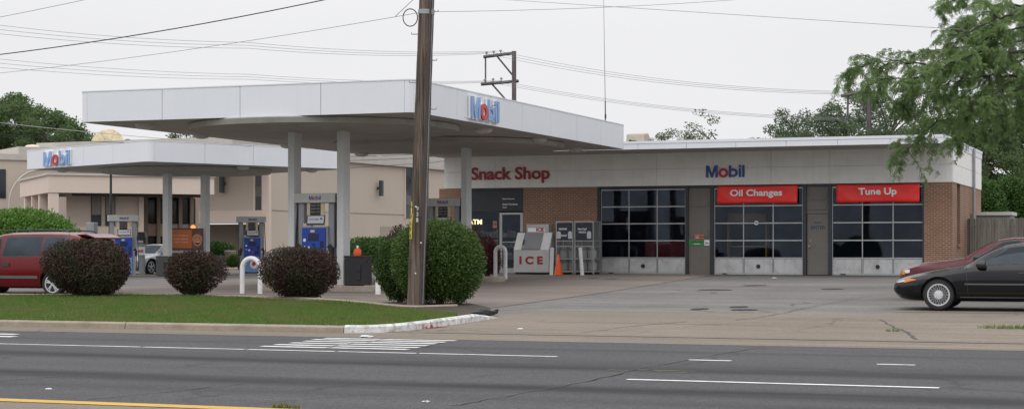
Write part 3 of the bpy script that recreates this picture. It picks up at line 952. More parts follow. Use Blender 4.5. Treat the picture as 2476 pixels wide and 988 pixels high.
# ---- things on the roof
def roof_at(px, d): 
    X, Y = at_d(px, d); return (X, Y, GZ + HT + .24)
X, Y, Z = roof_at(1545, 68.5)
t = thing('exhaust_hood', 'beige scoop shaped exhaust hood on the station roof behind the canopy', 'exhaust hood', (X, Y, Z))
b = MB(); b.prism_x([(-.5, 0), (.5, 0), (.5, .5), (.1, .72), (-.42, .66), (-.5, .3)], -.38, .35); b.build('hood', M('hood_beige', (.42, .37, .30), .6), t, bevel=.04)
b = MB(); b.box(-.3, -.05, -.62, -.5, 0, .3); b.box(-.2, -.1, -.7, -.62, .1, .42); b.box(-.12, .05, -.58, -.503, .22, .4); b.build('motor', BLACKG, t)
b = MB(); b.box(-.42, .4, -.52, .52, -.06, .0); b.build('curb_base', STEEL, t)
VENTW = M('vent_white', (.5, .48, .47), .6, .1, 4, streak=.3)
for px, s, lab in ((1573, 1, 'white roof vent stack beside the beige exhaust hood'), (1645, -1, 'white roof vent stack standing apart from the exhaust hood')):
    X, Y, Z = roof_at(px, 68.6)
    t = thing('vent_stack', lab, 'vent', (X, Y, Z), group='white vent stacks on the station roof')
    b = MB(); b.tube([(-.075, 0, 0), (-.075, 0, .52)], .068, 10); b.tube([(.075, 0, 0), (.075, 0, .5)], .068, 10); b.build('pipe', VENTW, t, smooth=True)
    b = MB(); b.lathe([(.075, .46), (.08, .5), (.06, .56)], 10, c=(-.075, 0, 0)); b.lathe([(.075, .44), (.08, .48), (.06, .54)], 10, c=(.075, 0, 0)); b.build('cap', VENTW, t)
    b = MB(); b.tube([(s * -.1 - .04, .06, .27), (s * .2, .06, .0)] if s > 0 else [(.05, .06, .22), (-.28, .06, 0)], .03, 6); b.build('brace', VENTW, t)
X, Y, Z = roof_at(1610, 69)
t = thing('roof_vent', 'low grey mushroom vent on the station roof between the white stacks', 'vent', (X, Y, Z))
b = MB(); b.lathe([(.12, 0), (.12, .14), (.28, .15), (.26, .22), (.1, .28)], 18); b.build('cap', STEEL, t, smooth=True)
b = MB(); b.tube([(.02, 0, .28), (.02, 0, .5)], .015, 6); b.build('pipe', PURE, t)
X, Y, Z = roof_at(1464, 66)
t = thing('antenna', 'tall thin whip antenna rising from the station roof', 'antenna', (X, Y, Z))
b = MB(); b.tube([(0, 0, 0), (-.005, 0, 1.2), (-.01, 0, 1.75)], .022, 6); b.lathe([(.035, 1.1), (.035, 1.25)], 8); b.build('mast', BLACKG, t)
b = MB(); b.tube([(-.01, 0, 1.75), (-.05, 0, 4.2), (-.1, 0, 7.5)], [.011, .008, .005], 5); b.build('whip', WIRE, t)

# ---- ice freezer
Xf = at_y(1291, 61.4); t = thing('ice_freezer', 'white slant front ice freezer lettered ICE beside the shop door', 'ice freezer', (Xf, 61.75, GZ))
w = .69; dp = .65
prof_ = [(-dp, .06), (-dp, .90), (-dp + .42, 1.53), (dp - .1, 1.53), (dp - .1, .06)]
b = MB(); b.prism_x(prof_, -w, w); b.build('body', FREEZER, t, bevel=.02)
b = MB(); b.box(-w + .05, w - .05, -dp + .06, dp - .15, 0, .06); b.build('plinth', BLACKG, t)
sl = math.atan2(.63, .42)
b = MB(); b.M = Matrix.Translation((0, -dp, .90)) @ Matrix.Rotation(sl, 4, 'X')
L = math.hypot(.42, .63)
b.box(-w * .56, w * .5, .0, L - .02, .004, .03); dd = b.build('door', GREYDOOR, t, bevel=.008)
b = MB(); b.M = Matrix.Translation((0, -dp, .90)) @ Matrix.Rotation(sl, 4, 'X'); b.box(-w * .53, -w * .47, L * .25, L * .55, .03, .07); b.build('latch', BLACKG, dd)
b = MB(); b.box(-w * .86, -w * .5, -dp + .42, -dp + .46, 1.51, 1.55); b.build('hinge', BLACKG, t)
b = MB(); add_text(b, 'I C E', .0, .36, -dp - .003, width=.92, height=.3, bold=.045, depth=.004); b.build('lettering', LETRED, t)
b = MB(); b.box(-.38, .5, -.12, .2, 1.532, 1.84); sg = b.build('header_box', M('header_grey', (.42, .43, .43), .5), t, bevel=.01)
b = MB(); b.box(-.32, .34, -.13, -.122, 1.56, 1.70); b.build('label_plate', PURE, sg)
b = MB(); add_text(b, 'ICE', .16, 1.575, -.131, width=.3, height=.13, bold=.05); b.build('lettering', LETRED, sg)
# ---- propane exchange cages, one with two doors
TANKP = M('tank_picture_grey', (.5, .52, .55), .5)
BOTW = M('gas_bottle_white', (.45, .46, .47), .4)
def cage(px, Y, w, label, words, wcol):
    X = at_y(px, Y - .42); t = thing('propane_cage', label, 'propane cage', (X, Y, GZ), group='propane exchange cages by the garage')
    h = 1.92; dp = .42; fr = .035
    b = MB()
    for xx in (-w, w - fr):
        for yy in (-dp, dp - fr): b.box(xx, xx + fr, yy, yy + fr, 0, h)
    for z in (.08, .55, 1.0, 1.2, h - fr):
        b.box(-w + fr, w - fr, -dp, -dp + fr * .8, z, z + fr); b.box(-w + .001, -w + fr - .001, -dp + fr, dp - fr, z, z + fr); b.box(w - fr + .001, w - .001, -dp + fr, dp - fr, z, z + fr)
    b.build('frame', ALU, t)
    b = MB()
    k = int(2 * w / .05)
    for i in range(1, k):
        x = -w + 2 * w * i / k; b.tube([(x, -dp + .01, .1), (x, -dp + .01, 1.2)], .005, 4, False)
    for i in range(1, 22):
        z = .1 + 1.1 * i / 22; b.tube([(-w, -dp + .012, z), (w, -dp + .012, z)], .0035, 4, False)
    for yy in np.linspace(-dp, dp, 14): b.tube([(w - .01, yy, .1), (w - .01, yy, h)], .0035, 4, False)
    b.build('mesh', STEEL, t)
    b = MB(); b.box(-w + .04, w - .04, -dp + .05, dp - .05, .555, .57); b.box(-w + .04, w - .04, -dp + .05, dp - .05, .1, .115); b.box(-w, w, -dp, dp, h, h + .03); b.build('shelf', STEEL, t)
    b = MB(); b.box(-w + .02, w - .02, dp - .03, dp - .02, .08, h - .02); b.build('back_panel', M('cage_back_grey', (.13, .13, .135), .6, .15, 3), t)
    b = MB(); b.box(-w + fr + .01, w - fr - .01, -dp - .012, -dp - .002, 1.25, h - fr - .02); sg = b.build('sign', M('cage_sign_dark', (.03, .035, .055), .5), t)
    b = MB()
    for s, z, ww in words: add_text(b, s, -.06, z, -dp - .0125, width=ww, height=.07, bold=.03)
    b.build('lettering', PURE, sg)
    for sx_ in wcol:
        b = MB()
        b.prism_y([(sx_ - .07, 1.3), (sx_ + .07, 1.3), (sx_ + .08, 1.33), (sx_ + .08, 1.52), (sx_ + .04, 1.57), (sx_ - .04, 1.57), (sx_ - .08, 1.52), (sx_ - .08, 1.33)], -dp - .018, -dp - .0125)
        b.build('tank_picture', TANKP, sg)
    b = MB(); b.box(-w * .6, w * .6, -dp - .006, -dp - .001, h - .02, h + .025); b.build('warning_strip', M('pale_red_strip', (.45, .30, .28), .6), t)
    b = MB()
    tanks = []
    for lv in (.115, .572):
        for i in range(2):
            cx = -w * .5 + w * i
            b = MB(); b.lathe([(.09, 0), (.15, .05), (.155, .28), (.1, .34), (.06, .36), (.1, .37), (.1, .42), (.05, .43)], 14, c=(cx, 0, lv))
            o = b.build('gas_bottle', BOTW, loc=(X, Y, GZ), smooth=True)
            tag(o, {0: 'white gas bottle on the bottom shelf of the %s propane cage', 1: 'white gas bottle on the middle shelf of the %s propane cage'}[int(lv > .3)] % ('left' if px < 1390 else 'right'), 'gas bottle', 'gas bottles in the propane cages')
cage(1365, 61.75, .34, 'left propane exchange cage with a dark sign, behind the orange cone', [('PROPANE', 1.62, .3), ('EXCHANGE', 1.38, .28)], (-.22, .22))
cage(1412, 61.75, .37, 'right propane exchange cage with a dark sign reading New Deal We Do', [('New Deal?', 1.62, .34), ('WE DO!', 1.5, .28)], (.2,))
# ---- traffic cone
Xc = at_y(1350, 60.6); t = thing('traffic_cone', 'orange traffic cone standing between ice freezer and propane cage', 'cone', (Xc, 60.6, zg(Xc, 60.6)))
b = MB(); b.lathe([(.165, .03), (.15, .05), (.03, .74), (.02, .75)], 20); b.build('cone', ORANGE, t, smooth=True)
b = MB(); b.box(-.19, .19, -.19, .19, 0, .03); b.build('base', ORANGE, t, bevel=.01)
# ---- bollards
def bollard(px, Y, h, tilt, label):
    X = at_y(px, Y); t = thing('bollard', label, 'bollard', (X, Y, zg(X, Y)), group='white straight bollards before the station wall')
    b = MB(); b.tube([(0, 0, 0), (tilt * h, 0, h)], .065, 16); b.build('post', GLOSSWHITE, t, smooth=50)
    b = MB(); b.box(-.13, .13, -.1, .1, 0, .015); b.build('base_plate', STEEL, t)
bollard(1333, 60.2, 1.0, .04, 'straight white bollard at the corner of the ice freezer')
bollard(1408, 60.2, 1.0, -.08, 'leaning white bollard in front of the right propane cage')
def hoop(px0, px1, Y, h, label, rx=None):
    xa, xb = at_y(px0, Y), at_y(px1, Y); X = (xa + xb) / 2; w = (xb - xa) / 2
    t = thing('hoop_barrier', label, 'hoop barrier', (X, Y, zg(X, Y)), group='white hoop barriers')
    pts = [(-w, 0, 0), (-w, 0, h - w)] + [(-w * math.cos(a), 0, h - w + w * math.sin(a)) for a in np.linspace(.2, math.pi - .2, 9)] + [(w, 0, h - w), (w, 0, 0)]
    b = MB(); b.tube(pts, .065, 14); b.build('hoop', GLOSSWHITE, t, smooth=50)
    return t
# ------------------------------------------------------------------ canopies
ZB, ZT = 4.9, 5.70
def rounded(hx, hy, r, n=5):
    p = []
    for cx, cy, a0 in ((hx - r, -hy + r, -90), (hx - r, hy - r, 0), (-hx + r, hy - r, 90), (-hx + r, -hy + r, 180)):
        for i in range(n + 1):
            a = R(a0 + 90 * i / n); p.append((cx + r * math.cos(a), cy + r * math.sin(a)))
    return p
LAMPG = M('lamp_lens', (.55, .55, .52), .3, .05)
def canopy(label, cx, cy, hx, hy, rz, nx, ny, cols, discs, lamps, group):
    z0 = zg(cx, cy)
    t = thing('canopy', label, 'canopy', (cx, cy, z0), rz, group)
    B, T = ZB - z0, ZT - z0
    b = MB(); b.prism(rounded(hx - .02, hy - .02, .26), B + .03, T - .03); b.build('fascia_backing', SEAM, t)
    b = MB(); rr_ = .28; g = .007; th = .02
    for s in (-1, 1):
        for i in range(nx):
            x0 = -hx + rr_ + (2 * hx - 2 * rr_) * i / nx; x1 = -hx + rr_ + (2 * hx - 2 * rr_) * (i + 1) / nx
            ya, yb = sorted((s * hy, s * (hy - th))); b.box(x0 + g, x1 - g, ya, yb, B, T)
        for i in range(ny):
            y0 = -hy + rr_ + (2 * hy - 2 * rr_) * i / ny; y1 = -hy + rr_ + (2 * hy - 2 * rr_) * (i + 1) / ny
            xa, xb = sorted((s * hx, s * (hx - th))); b.box(xa, xb, y0 + g, y1 - g, B, T)
    for sx_, sy_, a0 in ((1, -1, -90), (1, 1, 0), (-1, 1, 90), (-1, -1, 180)):
        ccx, ccy = sx_ * (hx - rr_), sy_ * (hy - rr_); n = 6
        po = [(ccx + rr_ * math.cos(R(a0 + 90 * i / n)), ccy + rr_ * math.sin(R(a0 + 90 * i / n))) for i in range(n + 1)]
        pi_ = [(ccx + (rr_ - th) * math.cos(R(a0 + 90 * i / n)), ccy + (rr_ - th) * math.sin(R(a0 + 90 * i / n))) for i in range(n, -1, -1)]
        b.prism(po + pi_, B, T)
    b.build('fascia', WHITE, t)
    b = MB(); p = rounded(hx - .03, hy - .03, .25); q = rounded(hx + .012, hy + .012, .28)
    b.prism(rounded(hx + .012, hy + .012, .28), T + .002, T + .03); b.build('cap_flashing', WHITE, t)
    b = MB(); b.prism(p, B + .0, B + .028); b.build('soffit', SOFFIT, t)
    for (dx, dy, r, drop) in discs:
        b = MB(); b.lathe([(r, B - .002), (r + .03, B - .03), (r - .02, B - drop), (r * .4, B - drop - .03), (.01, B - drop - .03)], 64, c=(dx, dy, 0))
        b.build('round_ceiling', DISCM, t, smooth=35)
    for (lx, ly) in lamps:
        b = MB(); b.lathe([(.26, B - .002), (.26, B - .05), (.22, B - .1), (.12, B - .14), (.02, B - .15)], 20, c=(lx, ly, 0)); l = b.build('ceiling_lamp', LAMPG, t, smooth=40)
    for (x, y, wx, wy) in cols:
        b = MB(); b.box(x - wx / 2, x + wx / 2, y - wy / 2, y + wy / 2, .0, B - .02)
        c = b.build('column', COLWHITE, t, bevel=.015)
        b = MB(); b.box(x + wx / 2 - .004, x + wx / 2 + .006, y - wy * .28, y + wy * .28, 1.9, 3.1); b.build('access_cover', COLWHITE, c)
    return t, B, T
NX, NY = -22.95, 49.2
XA, XBc = -23.03 - NX, -21.53 - NX
I1, I2 = 43.5 - NY, 52.3 - NY
t, B, T = canopy('large white canopy over the pumps nearest the road, with a round ceiling', NX, NY, 4.95, 8.85, 0, 4, 7,
    [(XA, I1, .2, .42), (XBc, I1, .2, .42), (XA, I2, .2, .42), (XBc, I2, .2, .42)],
    [(.67, I1 + .4, 3.7, .17), (.67, I2 + .4, 3.7, .17)],
    [(-3.6, -7.7), (2.6, -7.6), (4.3, -2.6), (4.2, 2.2), (-4.4, -3.4), (-4.4, 2), (-4.4, 7.5), (3.6, 7.5)], 'white flat canopies of the filling station')
sg = MB(); sg.box(4.952, 4.96, -5.6, -3.1, B + .1, B + .12); sgo = sg.build('sign', WHITE, t)
mobil_sign(sgo, 0, 0, 0, .58, 2.05, .10, LETBLUEPALE, LETREDB, PURE, Matrix.Translation((4.96, (44.87 - NY), B + .10)) @ Matrix.Rotation(R(90), 4, 'Z'))
for ch in sgo.children:
    pass
LRZ = R(-25.8)
LX, LY = -40.15, 66.0
t2, B2, T2 = canopy('smaller white canopy turned at an angle behind the large one, on the left', LX, LY, 4.95, 4.95, LRZ, 4, 4,
    [(0, -.95, .42, .22), (0, .95, .42, .22)], [(0, 0, 3.6, .18)],
    [(-3.6, -3.9), (3.9, .2), (3.7, 3.9), (-3.8, 2)], 'white flat canopies of the filling station')
sg = MB(); sg.box(-3.4, -.7, -4.958, -4.952, B2 + .1, B2 + .12); sgo2 = sg.build('sign', WHITE, t2)
mobil_sign(sgo2, -2.05, B2 + .10, -4.958, .58, 2.2, .10, LETBLUEPALE, LETREDB, PURE)

# ------------------------------------------------------------------ pump islands
ISL = M('island_concrete', (.33, .29, .24), .85, .12, 2, fine=.08, dirt=(.26, .13, .06), dirt_amt=.5)
def island(label, x, y, hx, hy, rz=0, h=.16):
    b = MB(); b.prism(rounded(hx, hy, min(hx, hy) * .6, 6), -.05, h)
    o = b.build('pump_island', ISL, bevel=min(.03, h * .4), loc=(x, y, zg(x, y))); o.rotation_euler = (0, 0, rz)
    tag(o, label, 'pump island', 'raised concrete pump islands')
island('concrete pump island nearest the road, under the black waste bin', -21.9, 43.5, 2.1, .55)
island('concrete pump island farther back under the large canopy', -22.2, 52.3, 1.9, .55)
island('concrete pump island under the smaller angled canopy', LX, LY, .6, 4.6, LRZ, .03)

# ------------------------------------------------------------------ fuel dispensers
SCREEN = M('dark_screen', (.012, .02, .07), .25, .05)
CHALK = M('chalk_grey', (.45, .45, .45), .6)
PRICE = M('price_panel_black', (.02, .021, .024), .5)
def make_pump(label, loc, rz, wing=.0, cover=False):
    t = thing('fuel_dispenser', label, 'fuel pump', loc, rz, 'blue and grey fuel dispensers')
    d = .27
    # body: flared grey sides
    b = MB()
    pr = [(-.5, 0), (.5, 0), (.5, .75), (.42, .95), (.40, 1.6), (-.40, 1.6), (-.42, .95), (-.5, .75)]
    b.prism_y(pr, -d, d); b.build('body', PUMPGREY, t, bevel=.02)
    for s in (-1, 1):
        b = MB(); b.box(s * .46 - .09, s * .46 + .09, -.16, .16, 1.0, 2.25); b.build('upright', PUMPGREY, t, bevel=.02)
    b = MB(); b.box(-.62, .62, -.27, .27, 2.24, 2.50); hd = b.build('header', PUMPTOP, t, bevel=.012)
    b = MB(); mobil_flat(b, .02, 2.315, -.272, .115, .36); b.build('lettering', [LETBLUE, LETREDB], hd)
    for s, yy in ((-1, -d), (1, d)):
        pass
    b = MB(); b.box(-.36, .36, -d - .05, -d - .003, .04, 1.56); f = b.build('blue_face', PUMPBLUE, t, bevel=.02)
    y = -d - .052
    b = MB(); b.box(-.16, .16, y - .006, y, 1.2, 1.4); b.build('screen', SCREEN, f)
    b = MB(); b.box(-.09, .04, y - .006, y, 1.43, 1.50); b.build('label_plate', CREAM, f)
    b = MB()
    for i in range(3):
        for j in range(4): b.box(.2 + i * .04, .232 + i * .04, y - .008, y, 1.02 + j * .045, 1.055 + j * .045)
    b.build('keypad', BLACKG, f)
    b = MB(); b.lathe([(.045, y - .006), (.045, y)], 16, 'y', (-.27, 0, 1.22)); b.lathe([(.02, y - .01), (.02, y - .006)], 10, 'y', (-.27, 0, 1.22)); b.box(-.18, -.1, y - .005, y, .98, 1.05); b.box(-.31, -.22, y - .005, y, 1.04, 1.06); b.build('grade_label', PURE, f)
    b = MB(); b.box(-.05, .06, y - .007, y, .88, .96); b.build('stop_button', LETREDB, f)
    b = MB(); b.box(.1, .3, y - .005, y, .84, .98); b.build('card_slot', SCREEN, f)
    b = MB(); b.box(-.03, .05, y - .005, y, 1.07, 1.13); b.build('price_window', SCREEN, f)
    # lower pale panel with the white disc and red winged horse
    b = MB(); b.box(-.345, .345, y - .004, y + .001, .06, .74); lp = b.build('lower_panel', PALEBLUE, f)
    b = MB(); b.lathe([(.185, y - .012), (.185, y - .0045)], 32, 'y', (.08, 0, .40)); dk = b.build('emblem_disc', PURE, lp)
    horse = [(-.13, .03), (-.08, .045), (-.06, .09), (-.10, .12), (-.05, .115), (-.02, .14), (.0, .10), (.06, .13), (.10, .125), (.075, .10), (.12, .085), (.08, .07), (.11, .05), (.06, .04), (.09, .015), (.05, -.01), (.06, -.05), (.02, -.04), (-.01, -.06), (-.06, -.13), (-.04, -.07), (-.07, -.05), (-.12, -.09), (-.10, -.04), (-.06, -.005), (-.10, .0)]
    b = MB(); b.prism_y([(.08 + px, .40 + pz) for px, pz in horse][::-1], y - .016, y - .0125); b.build('winged_horse', LETREDB, dk)
    # sign boards above the face
    b = MB(); b.box(-.26, .26, -.2, -.165, 1.88, 2.24); pf = b.build('price_sign', CREAM, t)
    b = MB(); b.box(-.16, .16, -.206, -.2005, 1.9, 2.23); pb = b.build('price_panel', PRICE, pf)
    for k, (s, z) in enumerate((('Regular  3.99', 2.15), ('Special  4.09', 2.06), ('Super+  4.19', 1.97))):
        b = MB(); add_text(b, s, 0, z, -.2065, width=.26, height=.035, bold=.02); b.build('lettering', CHALK, pb)
    b = MB(); b.M = Matrix.Translation((.03, -d + .02, 1.63)) @ Matrix.Rotation(R(-12), 4, 'X')
    b.box(-.27, .27, -.02, .01, 0, .27); tp = b.build('topper_sign', BLACKG, t)
    b = MB(); b.M = Matrix.Translation((.03, -d + .02, 1.63)) @ Matrix.Rotation(R(-12), 4, 'X')
    b.box(-.245, .245, -.026, -.0205, .045, .25); b.build('topper_face', M('topper_white', (.55, .57, .6), .4), tp)
    b = MB(); b.M = Matrix.Translation((.03, -d + .02, 1.63)) @ Matrix.Rotation(R(-12), 4, 'X')
    add_text(b, 'speedpass', -.06, .12, -.0265, width=.28, height=.05, bold=.03) if False else add_text(b, 'PAY AT PUMP', -.05, .13, -.0265, width=.28, height=.04, bold=.03)
    b.box(.13, .2, -.029, -.0265, .15, .2); b.build('lettering', LETBLUE, tp)
    b = MB(); b.box(-.36, -.12, -.24, -.1, 1.6, 1.68); b.build('receipt_tray', CREAM, t)
    for s in (-1, 1):
        b = MB()
        b.tube(smooth_path([(s * .57, -.1, 2.22), (s * .585, -.16, 1.7), (s * .60, -.2, 1.05), (s * .62, -.24, .45), (s * .60, -.2, .18), (s * .56, -.16, .3), (s * .53, -.2, .8)], 4), .018, 6)
        h = b.build('hose', BLACKG, t, smooth=True)
        b = MB(); b.tube([(s * .5, -.24, .78), (s * .53, -.24, 1.0), (s * .48, -.26, 1.1), (s * .40, -.28, 1.02)], [.03, .04, .035, .015], 8); b.box(s * .51 - .05, s * .51 + .05, -.27, -.18, .8, 1.02); b.build('nozzle', BLACKG, h)
    return t
ISZ = .155
p1 = make_pump('blue fuel pump nearest the road, standing between two white canopy columns', (-22.31, 43.55, zg(-22.3, 43.5) + ISZ), 0)
dup(p1, (-22.28, 52.35, zg(-22.3, 52.3) + ISZ), 0, 'blue fuel pump half hidden behind the big green bush')
ex, ey = math.cos(LRZ + R(90)), math.sin(LRZ + R(90))
LPZ = LRZ + R(90)
for k, lab in ((-3.1, 'blue fuel pump at the near left end of the angled island, beside the white car'), (3.35, 'blue fuel pump at the far end of the angled island, behind the hoop barrier')):
    x, y = LX + ex * k, LY + ey * k
    dup(p1, (x, y, zg(x, y) + .03), LRZ + R(90 - 26), lab)
# third head on the left island, seen edge on behind the near one
x, y = at_d(343, 77)
t = thing('air_unit', 'black topped air and vacuum post beside the white car', 'air unit', (x, y, zg(x, y)), R(20))
b = MB(); b.box(-.12, .12, -.12, .12, 0, 1.345); b.build('post', PUMPGREY, t, bevel=.02)
b = MB(); b.prism_y([(-.17, 1.35), (.17, 1.35), (.2, 1.6), (.16, 1.85), (-.16, 1.85), (-.2, 1.6)], -.18, .18); b.build('head', BLACKG, t, bevel=.05)
b = MB(); b.box(-.18, .18, -.2, -.183, .85, 1.2); pn = b.build('notice', PURE, t); b = MB(); add_text(b, 'AIR', 0, .95, -.202, width=.26, height=.14, bold=.04); b.build('lettering', LETREDB, pn)
b = MB(); b.box(-.14, .1, -.2, -.181, 1.38, 1.48); b.build('label_plate', PUMPTOP, t)

# orange poster board between the angled canopy's columns
PX, PY = LX, LY
t = thing('poster_board', 'orange advertising board with a laughing face between the columns of the angled canopy', 'poster', (PX - ex * 0 , PY, zg(PX, PY) + .1), LRZ + R(62))
b = MB(); b.box(-.72, .72, -.05, .05, .0, 1.9); b.build('board', M('board_blue_grey', (.05, .06, .12), .5), t, bevel=.01)
POSTO = M('poster_orange', (.58, .145, .03), .5, .05)
b = MB(); b.box(-.68, .22, -.062, -.052, 1.05, 1.84); po = b.build('poster', POSTO, t)
b = MB()
for k, s in enumerate(('Something to', 'smile about', 'right here')): add_text(b, s, -.24, 1.55 - k * .14, -.063, width=.6, height=.08, bold=.02)
b.build('lettering', CREAM, po)
b = MB(); b.box(.222, .68, -.062, -.052, 1.05, 1.84); fc = b.build('face_picture', M('poster_brown', (.16, .07, .035), .5, .3, 5), t)
b = MB(); b.lathe([(.215, -.066), (.2, -.0625)], 24, 'y', (.45, 0, 1.44)); b.lathe([(.17, -.0662), (.16, -.0625)], 20, 'y', (.46, 0, 1.30)); b.build('face', M('poster_skin', (.55, .25, .14), .5, .12, 6), fc)
b = MB(); b.lathe([(.09, -.069), (.08, -.0668)], 16, 'y', (.46, 0, 1.28)); b.box(.33, .41, -.069, -.0668, 1.48, 1.51); b.box(.49, .57, -.069, -.0668, 1.48, 1.51); b.build('mouth_and_eyes', M('poster_dark', (.12, .025, .02), .5), fc)
b = MB(); b.box(.39, .53, -.071, -.0692, 1.30, 1.34); b.build('teeth', PURE, fc)
b = MB(); b.box(-.7, .7, -.06, -.0525, .85, .95); b.build('yellow_strip', CREAM, t)
b = MB(); b.box(-.6, .1, -.06, -.0525, .1, .75); b.box(.18, .62, -.06, -.0525, .1, .72); b.build('lower_notice', M('board_beige', (.42, .38, .26), .5, .2, 4), t)
b = MB(); b.lathe([(.1, 1.9), (.11, 1.97), (.05, 2.04)], 12, c=(.28, 0, 0)); b.build('lit_cap', M('amber_lamp', (1, .35, .08), .4, 0, fine=0, emit=1.2), t)

# ------------------------------------------------------------------ bins and small things on the islands
def bin_(name, label, x, y, z, rz, w, d, h, mat, group=None):
    t = thing(name, label, 'bin', (x, y, z), rz, group)
    b = MB(); b.prism_x([(-d, 0), (d, 0), (d * 1.02, h), (-d * 1.02, h)], -w, w); b.build('body', mat, t, bevel=.02)
    b = MB(); b.box(-w - .015, w + .015, -d - .015, d + .015, h, h + .06); b.build('lid', mat, t, bevel=.02)
    b = MB(); b.box(w * .2, w * .75, -d - .03, -d + .01, h * .52, h * .75); b.box(w * .25, w * .7, -d - .028, -d + .012, h * .2, h * .45); b.build('towel_slot', BLACKG, t)
    return t
BINB = M('bin_black', (.016, .017, .02), .5, .2)
x = at_y(866, 43.2)
bin_('waste_bin', 'big black waste bin on the near pump island right of the column', x, 43.2, zg(x, 43.2) + .16, 0, .29, .27, .74, BINB)
b = MB(); b.tube([(x + .33, 43.0, 1.1), (x + .46, 42.95, 1.3)], .012, 5); o = b.build('squeegee_handle', BLACKG); tag(o, 'thin black squeegee handle sticking out beside the big black bin', 'squeegee')
t = thing('fluid_jug', 'orange jug with a white spout standing on the big black bin', 'jug', (x - .02, 43.2, zg(x, 43.2) + .16 + .802))
b = MB(); b.lathe([(.1, 0), (.105, .02), (.105, .14), (.07, .19), (.03, .2)], 16); b.build('body', ORANGE, t, smooth=True)
b = MB(); b.lathe([(.028, .2), (.03, .25), (.02, .27)], 10); b.build('spout', PURE, t, smooth=True)
BING = M('bin_dark_grey', (.05, .055, .055), .5, .1)
for px, d, lab in ((399, 73.4, 'dark grey waste bin left of the angled canopy columns, before the white car'), (520, 76, 'dark grey waste bin right of the angled canopy columns, partly behind a small bush')):
    X, Y = at_d(px, d)
    bin_('waste_bin', lab, X, Y, zg(X, Y) + .02, R(8), .29, .27, .75, BING, 'dark grey bins under the angled canopy')
hoop(586, 629, 41.2, .93, 'white hoop barrier between the two smaller dark red bushes')
hoop(655, 690, 45.5, .93, 'white hoop barrier almost hidden behind the widest low dark red bush')
hoop(1198, 1222, 55.2, 1.08, 'white hoop barrier in front of the shop door')
Xb = at_y(914, 41.5)
t = thing('bollard', 'short white post half hidden at the left edge of the green bush', 'bollard', (Xb, 41.5, zg(Xb, 41.5)))
b = MB(); b.tube([(0, 0, 0), (0, 0, .75)], .07, 14); b.build('post', GLOSSWHITE, t, smooth=50)
# black hose coil at the end of the white kerb
Xh = -13.05
b = MB()
for k in range(4):
    pts = [(Xh + .27 * math.cos(a) * (1 - .08 * k) + .03 * k, 32.6 + .25 * math.sin(a) * (1 - .08 * k), zg(Xh, 33) + .062 + .016 * k + .02 * math.sin(3 * a)) for a in np.linspace(0, 6.0, 24)]
    b.tube(pts, .018, 6)
o = b.build('rubber_hose', BLACKG, smooth=True); tag(o, 'black rubber hose heaped at the end of the white kerb under the green bush', 'hose')
# ------------------------------------------------------------------ cars
def paint(name, col, metal=.3, rough=.3):
    m = M(name, col, rough, .04, 1.2, metallic=metal, fine=.0, coat=.2, spec=.3, rvar=.02)
    return m
CARGLASS = glassmat('car_glass', (.12, .15, .15), .03, fk=.32)
PRIVACY = glassmat('privacy_glass', (.03, .035, .04), .045, fk=.4)
RIM = M('alloy_silver', (.60, .61, .63), .3, .05, 5, metallic=.3)
LAMPC = M('clear_lens', (.55, .56, .55), .15, .05)
AMBER = M('amber_lens', (.60, .18, .01), .2, .05)
TRIMG = M('grey_rub_strip', (.11, .115, .12), .55)
SEATM = M('car_interior', (.06, .058, .055), .8)
def interp(keys, x):
    ks = [k[0] for k in keys]
    n = len(keys)
    i = 0
    while i < n - 2 and x > ks[i + 1]: i += 1
    h = ks[i + 1] - ks[i]; t = (x - ks[i]) / h
    out = []
    for c in range(1, len(keys[0])):
        def sl(j):
            if j <= 0: return (keys[1][c] - keys[0][c]) / (ks[1] - ks[0])
            if j >= n - 1: return (keys[-1][c] - keys[-2][c]) / (ks[-1] - ks[-2])
            a = (keys[j][c] - keys[j - 1][c]) / (ks[j] - ks[j - 1]); b2 = (keys[j + 1][c] - keys[j][c]) / (ks[j + 1] - ks[j])
            return 0 if a * b2 <= 0 else 2 * a * b2 / (a + b2)
        m0, m1 = sl(i) * h, sl(i + 1) * h
        p0, p1 = keys[i][c], keys[i + 1][c]
        out.append((2 * t**3 - 3 * t**2 + 1) * p0 + (t**3 - 2 * t**2 + t) * m0 + (-2 * t**3 + 3 * t**2) * p1 + (t**3 - t**2) * m1)
    return out
def half_section(k):
    zb, wb, zm, wm, zs, ws, zt, wt = k
    zr = zs + (zt - zs) * .90
    p = [(0, zb), (wb * .8, zb), (wb, zb + .05), (lerp(wb, wm, .6), lerp(zb, zm, .4)), (wm, zm), (lerp(wm, ws, .35), lerp(zm, zs, .55)), (lerp(wm, ws, .8), lerp(zm, zs, .92)), (ws, zs)]
    for t in (.12, .35, .6, .85): p.append((lerp(ws, wt, t) + .03 * math.sin(t * math.pi) * (1 if zt - zs > .2 else 0), lerp(zs, zr, t)))
    p += [(wt, zr), (wt * .86, lerp(zr, zt, .55)), (wt * .6, lerp(zr, zt, .85)), (wt * .3, lerp(zr, zt, .97)), (0, zt)]
    return p
def body_mesh(keys, xs):
    vs = []; fs = []
    S = []
    for x in xs:
        h = half_section(interp(keys, x))
        full = h + [(-y, z) for y, z in reversed(h[1:-1])]
        S.append([(x, y, z) for y, z in full])
    m = len(S[0])
    for s in S: vs += s
    for i in range(len(S) - 1):
        for j in range(m):
            a, b2 = i * m + j, i * m + (j + 1) % m
            fs.append((a, b2, b2 + m, a + m))
    fs.append(tuple(range(m))); fs.append(tuple(reversed(range((len(S) - 1) * m, len(S) * m))))
    return vs, fs
